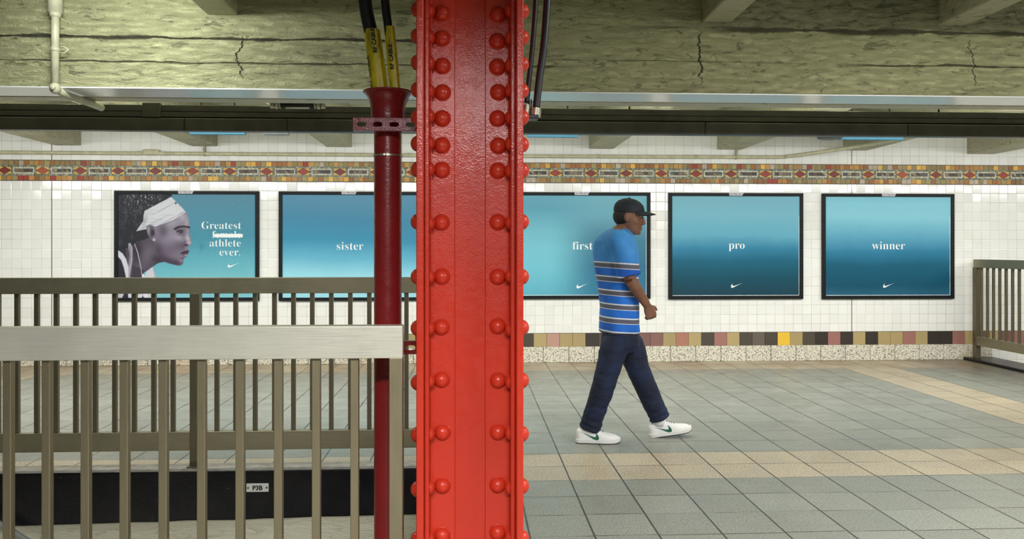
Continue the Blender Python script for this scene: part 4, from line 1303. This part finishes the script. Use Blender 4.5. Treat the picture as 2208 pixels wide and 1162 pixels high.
M_P2 = poster_print('blue_print_sister', [(0.0, (170, 226, 238)), (0.22, (160, 222, 236)), (0.38, (108, 184, 210)), (0.55, (66, 148, 182)), (0.75, (72, 140, 172)), (1.0, (98, 150, 178))], 0.02)
M_P3 = poster_print('blue_print_first', [(0.0, (98, 178, 198)), (0.3, (120, 198, 214)), (0.6, (124, 196, 212)), (0.85, (100, 168, 190)), (1.0, (112, 176, 194))], 0.0,
                    [(0.0, (52, 122, 152)), (0.3, (50, 112, 142)), (0.55, (72, 128, 152)), (0.8, (112, 172, 190)), (1.0, (122, 184, 198))], (-0.42, 0.25))
M_P4 = poster_print('blue_print_pro', [(0.0, (22, 62, 78)), (0.18, (8, 76, 94)), (0.36, (16, 98, 124)), (0.48, (50, 130, 164)), (0.6, (104, 176, 200)), (0.8, (124, 188, 206)), (1.0, (128, 184, 200))], 0.0)
M_P5 = poster_print('blue_print_winner', [(0.0, (44, 100, 128)), (0.12, (10, 80, 104)), (0.32, (10, 92, 120)), (0.45, (46, 126, 160)), (0.58, (94, 168, 196)), (0.78, (142, 208, 224)), (0.92, (140, 208, 224)), (1.0, (132, 196, 212))], 0.0)

p1 = poster('portrait poster of a woman in a white headband reading Greatest female athlete ever', (245.5, 558, 411, 648.5), M_PORTRAIT,
            [('Greatest', 520.5, 493.5, 0.125, 'RIGHT'), ('female', 520.5, 512.8, 0.119, 'RIGHT'), ('athlete', 520, 531.5, 0.125, 'RIGHT'), ('ever.', 519.5, 551, 0.125, 'RIGHT')], (491, 518, 566, 577), 401, portrait_sheet)
a = P(462, 511.5, YS); b = P(523.5, 504.5, YS)
so = MB().box(a.x, b.x, YS - 0.0022, YS - 0.0004, a.z, b.z).build('strike_through', M_WHITE_INK, p1)
poster('blue poster reading sister, partly behind the red pipe', (600.5, 907, 412.5, 648), M_P2, [('sister', 754, 538.5, 0.135, 'CENTER')], (740, 767, 610, 622), 753)
poster('blue poster reading first, behind the walking man', (1103, 1403, 414, 644), M_P3, [('first', 1256, 538, 0.137, 'CENTER')], (1243, 1269, 610.5, 622), 1255, None, True)
poster('blue poster reading pro, dark towards its bottom', (1442, 1732.5, 415.5, 644.5), M_P4, [('pro', 1588.5, 536.5, 0.138, 'CENTER')], (1576, 1601.5, 610, 620.5), 1588, None, True)
poster('blue poster reading winner, nearest the right hand railing', (1773.5, 2058.5, 417, 644), M_P5, [('winner', 1916, 537.5, 0.140, 'CENTER')], (1904, 1928.5, 610, 620.5), 1917, None, True)
# ------------------------------------------------------------------ the walking man
Y0 = 5.64
def W(px, py, dy=0.0):
    # above the knees the body carries a little further forward
    f = min(max((800 - py) / 120.0, 0), 1)
    return P(px + 9 * f, py, Y0 + dy)
man_origin = W(1325, 958); man_origin.z = 0
man = thing('person', 'man walking to the right in a dark cap, striped blue shirt and white sneakers', 'person', man_origin)

def ellipse(c, rx, ry, yaw=0.0, n=28, p=1.0):
    out = []
    for k in range(n):
        a = 2 * math.pi * k / n
        x = rx * math.copysign(abs(math.cos(a)) ** p, math.cos(a)); y = ry * math.copysign(abs(math.sin(a)) ** p, math.sin(a))
        out.append(Vector((c[0] + x * math.cos(yaw) - y * math.sin(yaw), c[1] + x * math.sin(yaw) + y * math.cos(yaw), c[2])))
    return out

def limb(m, pts, rs, n=20, sub=6):
    """smooth tapering limb through joints"""
    path = catmull(pts, sub); rr_ = []
    for i in range(len(pts) - 1):
        for k in range(sub):
            t_ = k / sub; rr_.append(rs[i] * (1 - t_) + rs[i + 1] * t_)
    rr_.append(rs[-1])
    return m.tube(path, rr_, n)

def fuse(m, name, mat, parent, voxel, smooth_it=6, fac=0.5):
    """union of closed pieces as one continuous skin"""
    o = m.build(name, mat, parent, 0, True)
    r = o.modifiers.new('skin', 'REMESH'); r.mode = 'VOXEL'; r.voxel_size = voxel; r.use_smooth_shade = True
    s = o.modifiers.new('relax', 'SMOOTH'); s.factor = fac; s.iterations = smooth_it
    bake(o)
    for p in o.data.polygons: p.use_smooth = True
    return o

M_SKIN = plain('brown_skin', (0.21, 0.095, 0.055), 0.5, 0, 0.05, 120, 0.1)
M_HAIR = plain('black_hair', (0.010, 0.009, 0.009), 0.6, 0, 0.5, 200, 0.2)
def shirt_mat():
    t = NT('striped_blue_cotton')
    x, y, z = t.xyz()
    zz = t.math('ADD', z, t.math('MULTIPLY', t.math('SUBTRACT', x, man_origin.x), 0.06))
    zref = W(1325, 568).z
    ph = t.math('FRACT', t.math('DIVIDE', t.math('SUBTRACT', zref + 0.0945 * 20, zz), 0.0945))
    band = t.math('LESS_THAN', ph, 0.30)
    white = t.math('MULTIPLY', t.math('GREATER_THAN', ph, 0.90), 1.0)
    white = t.math('MAXIMUM', white, t.math('MULTIPLY', t.math('GREATER_THAN', ph, 0.30), t.math('LESS_THAN', ph, 0.345)))
    low = t.math('LESS_THAN', zz, zref + 0.012)
    fab = t.noise(5, 4)
    blue = t.mix(t.mapr(fab, 0.3, 0.7), srgb(14, 84, 184), srgb(28, 112, 214))
    yoke = t.mix(t.mapr(fab, 0.3, 0.7), srgb(48, 128, 204), srgb(72, 152, 222))
    c = t.mix(low, yoke, blue)
    c = t.mix(t.math('MULTIPLY', low, band), c, srgb(92, 92, 108))
    c = t.mix(t.math('MULTIPLY', low, white), c, srgb(214, 220, 228))
    t.set(c, 0.75); t.bump(t.noise(9, 4), 0.25, 0.02)
    return t.m
M_SHIRT = shirt_mat()
def denim():
    t = NT('dark_blue_denim')
    c = t.mix(t.mapr(t.noise(7, 4), 0.35, 0.7), srgb(11, 20, 42), srgb(20, 40, 80))
    c = t.mix(t.mapr(t.noise(160, 2), 0.4, 0.65), c, srgb(17, 27, 52))
    t.set(c, 0.8); t.bump(t.noise(14, 4, stretch=(1, 1, 2.2)), 0.4, 0.02)
    return t.m
M_DENIM = denim()
M_CAP = plain('dark_cap_cloth', (0.012, 0.018, 0.026), 0.7, 0, 0.15, 150, 0.15)
M_SHOE = plain('white_shoe_leather', (0.78, 0.78, 0.76), 0.42, 0, 0.06, 70, 0.05)
M_SOLE = plain('white_rubber_midsole', (0.70, 0.70, 0.68), 0.5, 0, 0.05, 80, 0.05)
M_OUT = plain('black_outsole', (0.010, 0.010, 0.010), 0.6)
M_TICK = plain('green_tick_leather', (0.004, 0.105, 0.055), 0.4)
M_LACE = plain('grey_lace', (0.20, 0.20, 0.19), 0.7)
M_EYE = plain('eye_white', (0.42, 0.38, 0.34), 0.3)
M_SOCK = plain('white_sock', (0.70, 0.70, 0.70), 0.8)

# --- head, in its own frame: x forward, y left, z up
HC = W(1347, 468.5); HEADYAW = math.radians(-12); HEADPITCH = math.radians(6)
HM = Matrix.Translation(HC) @ Matrix.Rotation(HEADYAW, 4, 'Z') @ Matrix.Rotation(HEADPITCH, 4, 'Y')
def hp(x, y, z): return HM @ Vector((x, y, z))
body = MB()
rings = []
for z, fr, bk, hw in ((-0.120, 0.060, 0.030, 0.018), (-0.114, 0.080, 0.008, 0.034), (-0.098, 0.090, -0.018, 0.047), (-0.075, 0.090, -0.045, 0.056), (-0.050, 0.088, -0.066, 0.063), (-0.015, 0.086, -0.085, 0.070),
                      (0.015, 0.082, -0.096, 0.074), (0.045, 0.090, -0.102, 0.076), (0.075, 0.083, -0.099, 0.074), (0.100, 0.060, -0.082, 0.060), (0.115, 0.030, -0.055, 0.038), (0.120, 0.005, -0.030, 0.015)):
    cx = (fr + bk) / 2; rx = (fr - bk) / 2
    rings.append([hp(p.x, p.y, z) for p in ellipse((cx, 0, 0), rx, hw, 0, 30, 0.92)])
body.loft(rings)
body.tube([hp(0.080, 0, 0.030), hp(0.094, 0, 0.005), hp(0.108, 0, -0.020), hp(0.112, 0, -0.032), hp(0.094, 0, -0.042)], [0.008, 0.0095, 0.0120, 0.0130, 0.009], 14)
for s in (-1, 1):
    body.ball(hp(0.098, s * 0.013, -0.035), 0.011, 0.010, 0.009, 12, 8)
    body.ball(hp(-0.012, s * 0.077, -0.005), 0.022, 0.011, 0.034, 14, 10)
    body.ball(hp(0.074, s * 0.030, 0.032), 0.018, 0.026, 0.010, 12, 8)
    body.ball(hp(0.050, s * 0.040, -0.030), 0.026, 0.024, 0.026, 12, 8)
body.ball(hp(0.090, 0, -0.064), 0.012, 0.026, 0.0075, 14, 8)
body.ball(hp(0.088, 0, -0.078), 0.012, 0.022, 0.0080, 14, 8)
body.ball(hp(0.078, 0, -0.104), 0.018, 0.022, 0.014, 12, 8)
limb(body, [hp(-0.018, 0, -0.030), hp(-0.030, 0, -0.100), W(1324, 505), W(1320, 530)], [0.058, 0.057, 0.062, 0.085])
# --- trunk
YAWT = math.radians(16)
def trunk(m, grow, rows_):
    rings = [ellipse(W(cx, cy), rx + grow, ry + grow, YAWT * k, 36, 0.9) for cx, cy, rx, ry, k in rows_]
    m.loft(rings[::-1])
TR = [(1322, 498, 0.060, 0.070, 0.6), (1318, 508, 0.092, 0.150, 0.9), (1316, 522, 0.112, 0.190, 1.0), (1317, 548, 0.122, 0.195, 1.0), (1321, 582, 0.124, 0.180, 0.8), (1324, 620, 0.115, 0.160, 0.5), (1327, 660, 0.112, 0.160, 0.2), (1330, 700, 0.110, 0.158, 0), (1332, 730, 0.112, 0.158, 0), (1333, 748, 0.09, 0.13, 0)]
trunk(body, 0.0, TR)
# --- arms: near (right) arm swings forward, far (left) arm back
SH_N, EL_N, WR_N = W(1329, 524, -0.195), W(1350, 603, -0.235), W(1386, 658, -0.195)
SH_F, EL_F, WR_F = W(1322, 524, 0.195), W(1318, 606, 0.225), W(1312, 682, 0.215)
for sh, el, wr in ((SH_N, EL_N, WR_N), (SH_F, EL_F, WR_F)):
    limb(body, [sh, sh.lerp(el, 0.5), el], [0.056, 0.050, 0.042])
    limb(body, [el, el.lerp(wr, 0.35), wr], [0.041, 0.042, 0.027])

def hand(m, wrist, d, n_out, thumb_side):
    """d: direction of the hand, n_out: back of the hand, thumb_side: direction of the thumb"""
    d = d.normalized(); n_out = (n_out - d * n_out.dot(d)).normalized(); t_ = d.cross(n_out); t_ = t_ if t_.dot(thumb_side) > 0 else -t_
    rings = []
    for f, hw, ht in ((-0.02, 0.024, 0.020), (0.01, 0.030, 0.018), (0.04, 0.040, 0.016), (0.075, 0.043, 0.014), (0.092, 0.038, 0.011)):
        c = wrist + d * f
        rings.append([c + t_ * hw * math.cos(2 * math.pi * k / 16) + n_out * ht * math.sin(2 * math.pi * k / 16) for k in range(16)])
    m.loft(rings)
    for off, L, curl in ((0.031, 0.074, 0.55), (0.011, 0.083, 0.62), (-0.010, 0.077, 0.70), (-0.030, 0.060, 0.80)):
        p = wrist + d * 0.080 + t_ * off; pts = [p]; dirn_ = d.copy(); a = 0.15
        for seg in (0.46, 0.30, 0.24):
            a += curl
            dv = d * math.cos(a) - n_out * math.sin(a)
            p = p + dv * L * seg; pts.append(p)
        m.tube(pts, [0.0090, 0.0086, 0.0080, 0.0070], 10)
    p = wrist + d * 0.022 + t_ * 0.026
    m.tube([p, p + (d * 0.6 + t_ * 0.7 - n_out * 0.25).normalized() * 0.034, p + (d * 0.6 + t_ * 0.7 - n_out * 0.25).normalized() * 0.034 + (d * 0.95 + t_ * 0.2 - n_out * 0.35).normalized() * 0.030], [0.0125, 0.0105, 0.0080], 10)
hand(body, WR_N, (WR_N - EL_N).normalized() * 0.8 + Vector((0, 0, -0.35)), Vector((0.1, -1, 0.1)), Vector((1, 0, 0.6)))
hand(body, WR_F, (WR_F - EL_F).normalized(), Vector((0.0, 1, 0.0)), Vector((1, 0, 0)))
# --- legs
SHOE_Y = G(1290, 955).y + 0.018
dyN = SHOE_Y - Y0
HIP_N, KN_N, AN_N = W(1332, 694, -0.090), W(1309, 806, -0.098), W(1271, 926, dyN + 0.012)
HIP_F, KN_F, AN_F = W(1336, 694, 0.090), W(1376, 797, 0.095), W(1424, 905, 0.10)
for h, k_, a_ in ((HIP_N, KN_N, AN_N), (HIP_F, KN_F, AN_F)):
    limb(body, [h, h.lerp(k_, 0.5), k_, k_.lerp(a_, 0.35), a_], [0.070, 0.070, 0.055, 0.054, 0.036])
fuse(body, 'body', M_SKIN, man, 0.0052, 4)

# eyes and brows
for s in (-1, 1):
    e = MB().ball(hp(0.0765, s * 0.031, 0.013), 0.0098, 0.0115, 0.0062, 14, 10).build('eye', M_EYE, man, 0, True)
    MB().ball(hp(0.0845, s * 0.031, 0.013), 0.0030, 0.0050, 0.0052, 12, 8).build('pupil', M_INK, e, 0, True)
    MB().tube([hp(0.093, s * 0.014, 0.038), hp(0.094, s * 0.030, 0.042), hp(0.082, s * 0.052, 0.036)], [0.004, 0.005, 0.003], 8).build('eyebrow', M_HAIR, man, 0, True)
h = MB()
h.ball(hp(-0.030, 0, 0.004), 0.084, 0.0805, 0.076, 28, 16)
fuse(h, 'hair', M_HAIR, man, 0.007, 2)
# --- cap
c = MB(); rings = []
for z, fr, bk, hw in ((0.034, 0.104, -0.112, 0.086), (0.060, 0.104, -0.113, 0.087), (0.088, 0.094, -0.106, 0.081), (0.112, 0.070, -0.086, 0.066), (0.128, 0.036, -0.054, 0.042), (0.134, 0.004, -0.022, 0.014)):
    rings.append([hp(p.x, p.y, z) for p in ellipse(((fr + bk) / 2, 0, 0), (fr - bk) / 2, hw, 0, 36)])
c.loft(rings)
cp = c.build('cap', M_CAP, man, 0, True); smooth_by_angle(cp, 60)
b = MB(); top = []; n = 20
def brim(a, r_, dz):
    x = 0.055 + r_ * 0.060 * math.cos(a) + r_ * 0.062 * max(math.cos(a), 0) ** 0.8; y = 0.084 * math.sin(a) * (0.9 if r_ > 1 else 1)
    return hp(x, y, 0.048 + dz - (0.010 if r_ > 0.9 else 0.0) - 0.014 * (abs(math.sin(a)) ** 2) * r_)
rings = []
for r_, dz in ((0.55, 0.004), (1.05, 0.003), (1.07, 0.000), (1.05, -0.003), (0.55, -0.002)):
    rings.append([brim(-math.pi / 2 + math.pi * k / n, r_, dz) for k in range(n + 1)])
vs = [p for r_ in rings for p in r_]; fs = []
N1 = n + 1
for i in range(len(rings)):
    for k in range(n):
        j = (i + 1) % len(rings)
        fs.append((i * N1 + k, i * N1 + k + 1, j * N1 + k + 1, j * N1 + k))
b.add(vs, fs)
o = b.build('brim', M_CAP, cp, 0, True); smooth_by_angle(o, 60)
MB().ball(hp(-0.010, 0, 0.136), 0.008, 0.008, 0.004, 12, 6).build('cap_button', M_CAP, cp, 0, True)

# --- shirt
sh = MB()
SR = [(1324, 494, 0.066, 0.078, 0.6), (1319, 505, 0.104, 0.165, 0.9), (1316, 520, 0.128, 0.205, 1.0), (1317, 546, 0.139, 0.212, 1.0), (1320, 582, 0.142, 0.200, 0.8), (1323, 620, 0.137, 0.184, 0.5), (1326, 660, 0.134, 0.186, 0.25), (1328, 700, 0.137, 0.192, 0.1), (1329, 714, 0.139, 0.194, 0.1), (1329, 716, 0.130, 0.186, 0.1)]
trunk(sh, 0.0, SR)
for s_, e_ in ((SH_N, EL_N), (SH_F, EL_F)):
    limb(sh, [s_.lerp(W(1320, 520), 0.45), s_, s_.lerp(e_, 0.5), s_.lerp(e_, 0.93)], [0.085, 0.082, 0.078, 0.084])
so = fuse(sh, 'shirt', M_SHIRT, man, 0.0075, 5)
for v in so.data.vertices:      # folds of loose cotton
    q = v.co
    d_ = 0.011 * mnoise.noise((q.x * 9, q.y * 9, q.z * 5)) + 0.004 * mnoise.noise((q.x * 22 + 3, q.y * 22, q.z * 9))
    v.co = q + v.normal * d_
so.data.update()
# --- jeans
jn = MB()
trunk(jn, 0.0, [(1329, 696, 0.112, 0.160, 0.1), (1330, 711, 0.126, 0.178, 0), (1332, 728, 0.132, 0.182, 0), (1333, 744, 0.130, 0.176, 0), (1334, 756, 0.10, 0.13, 0)])
def leg(m, hip, knee, ank, over):
    tip = knee.lerp(ank, over)
    pts = [hip + Vector((0, 0, -0.115)), hip.lerp(knee, 0.5), knee, knee.lerp(ank, 0.45), knee.lerp(ank, 0.80), tip]
    rs = [0.092, 0.098, 0.083, 0.078, 0.073, 0.076]
    path = catmull(pts, 8); rr_ = []
    for i in range(len(pts) - 1):
        for k in range(8): rr_.append(rs[i] * (1 - k / 8) + rs[i + 1] * k / 8)
    rr_.append(rs[-1])
    L = len(path)
    for i in range(L):
        f = i / (L - 1)
        if f > 0.72: rr_[i] *= 1 + 0.075 * math.sin((f - 0.72) * 64) * min(1, (f - 0.72) * 6)
    m.tube(path, rr_, 22)
leg(jn, HIP_N, KN_N, AN_N, 1.0)
leg(jn, HIP_F, KN_F, AN_F, 0.99)
jo = fuse(jn, 'jeans', M_DENIM, man, 0.0075, 5)
for v in jo.data.vertices:
    q = v.co
    v.co = q + v.normal * (0.006 * mnoise.noise((q.x * 8, q.y * 8, q.z * 12)) + 0.003 * mnoise.noise((q.x * 20, q.y * 20, q.z * 26)))
jo.data.update()

# --- sneakers: x heel to toe, y left, z up; built once in their own frame
LS = 0.305
def interp(tab, s):
    for (a, va), (b_, vb) in zip(tab[:-1], tab[1:]):
        if s <= b_:
            f = (s - a) / (b_ - a); f = f * f * (3 - 2 * f) if False else f
            return va + (vb - va) * f
    return tab[-1][1]
WT = [(0, 0.012), (0.02, 0.022), (0.06, 0.030), (0.15, 0.035), (0.3, 0.036), (0.45, 0.039), (0.6, 0.046), (0.72, 0.0495), (0.83, 0.047), (0.91, 0.038), (0.96, 0.027), (0.99, 0.014), (1.0, 0.004)]
HT = [(0, 0.080), (0.03, 0.098), (0.10, 0.103), (0.18, 0.098), (0.26, 0.102), (0.34, 0.113), (0.40, 0.112), (0.5, 0.095), (0.6, 0.081), (0.7, 0.070), (0.8, 0.063), (0.9, 0.055), (0.96, 0.045), (1.0, 0.028)]
ZB = 0.020
SS = [0, 0.01, 0.02, 0.04, 0.06, 0.09, 0.12, 0.16, 0.2, 0.25, 0.3, 0.35, 0.4, 0.45, 0.5, 0.55, 0.6, 0.65, 0.7, 0.75, 0.8, 0.85, 0.89, 0.92, 0.945, 0.965, 0.98, 0.99, 1.0]
def bend(s): return -0.010 * math.sin(math.pi * min(max((s - 0.2) / 0.8, 0), 1))      # inner curve of the last
def shoe_parts(root, M):
    up = MB(); rings = []
    for s in SS:
        w, h_ = interp(WT, s), interp(HT, s)
        ring = []
        for k in range(19):
            a = math.pi * k / 18
            y = w * math.copysign(abs(math.cos(a)) ** 0.7, math.cos(a)); z = ZB + (h_ - ZB) * math.sin(a) ** 0.8
            ring.append(M @ Vector((s * LS, y + bend(s), z)))
        rings.append(ring)
    up.loft(rings)
    u = up.build('shoe', M_SHOE, root, 0, True); smooth_by_angle(u, 60)
    def sole(z0, z1, grow, name, mat):
        m = MB(); n = len(SS)
        def outline(g, z):
            L = [M @ Vector((s * (LS + 2 * g) - g, interp(WT, s) + g + bend(s), z + 0.012 * max(0, (s - 0.86) / 0.14) ** 2)) for s in SS]
            R = [M @ Vector((s * (LS + 2 * g) - g, -interp(WT, s) - g + bend(s), z + 0.012 * max(0, (s - 0.86) / 0.14) ** 2)) for s in SS]
            return L + R[::-1]
        m.loft([outline(grow - 0.002, z0), outline(grow, z0 + 0.002), outline(grow, z1 - 0.002), outline(grow - 0.002, z1)])
        o = m.build(name, mat, u, 0, True); smooth_by_angle(o, 40); return o
    sole(0.0045, 0.0285, 0.0040, 'midsole', M_SOLE)
    sole(0.0, 0.0060, 0.0035, 'outsole', M_OUT)
    for side in (-1, 1):
        bm = bmesh.new()
        f = bm.faces.new([bm.verts.new((p[0], 0, p[1])) for p in SW])
        bmesh.ops.triangulate(bm, faces=[f], ngon_method='EAR_CLIP')
        bmesh.ops.subdivide_edges(bm, edges=bm.edges[:], cuts=4, use_grid_fill=True)
        for v in bm.verts:
            s = 0.50 - 0.445 * v.co.x; z = 0.084 - 0.058 * v.co.z
            # the logo's own picture is upside up: z falls with the second value
            w, h_ = interp(WT, s), interp(HT, s)
            zr = min(max((z - ZB) / (h_ - ZB), 0), 0.98)
            sa_ = zr ** 1.25; y = w * max(1 - sa_ * sa_, 0.0) ** 0.35
            v.co = M @ Vector((s * LS, side * (y + 0.0016) + bend(s), z))
        me = bpy.data.meshes.new('tick_logo'); bm.to_mesh(me); bm.free()
        o = link('tick_logo', me, M_TICK, u)
        sl = o.modifiers.new('thickness', 'SOLIDIFY'); sl.thickness = 0.0016; sl.offset = 0
    for i in range(5):
        s = 0.40 + 0.052 * i
        pts = []
        for k in range(9):
            q = -1 + 2 * k / 8
            ss = s + 0.018 * q
            w, h_ = interp(WT, ss), interp(HT, ss)
            y = q * 0.021
            a = math.acos(min(1, abs(y) / w) ** (1 / 0.7))
            pts.append(M @ Vector((ss * LS, y + bend(ss), ZB + (h_ - ZB) * math.sin(a) ** 0.8 + 0.0022)))
        MB().tube(pts, 0.0036, 8).build('lace', M_LACE, u, 0, True)
    return u
hx = XA(1242.5, SHOE_Y)
shoe_parts(man, Matrix.Translation((hx, SHOE_Y, 0.0)) @ Matrix.Rotation(math.radians(-2), 4, 'Z'))
MB().tube([W(1270, 935, dyN + 0.012), W(1271, 915, dyN + 0.012)], 0.043, 20).build('sock', M_SOCK, man, 0, True)
YF2 = Y0 + 0.10
hl = W(1402, 944, 0.10)
shoe_parts(man, Matrix.Translation(hl) @ Matrix.Rotation(math.radians(2), 4, 'Z') @ Matrix.Rotation(math.radians(-9), 4, 'Y'))
MB().tube([W(1420, 917, 0.10), W(1424, 895, 0.10)], 0.043, 20).build('sock', M_SOCK, man, 0, True)
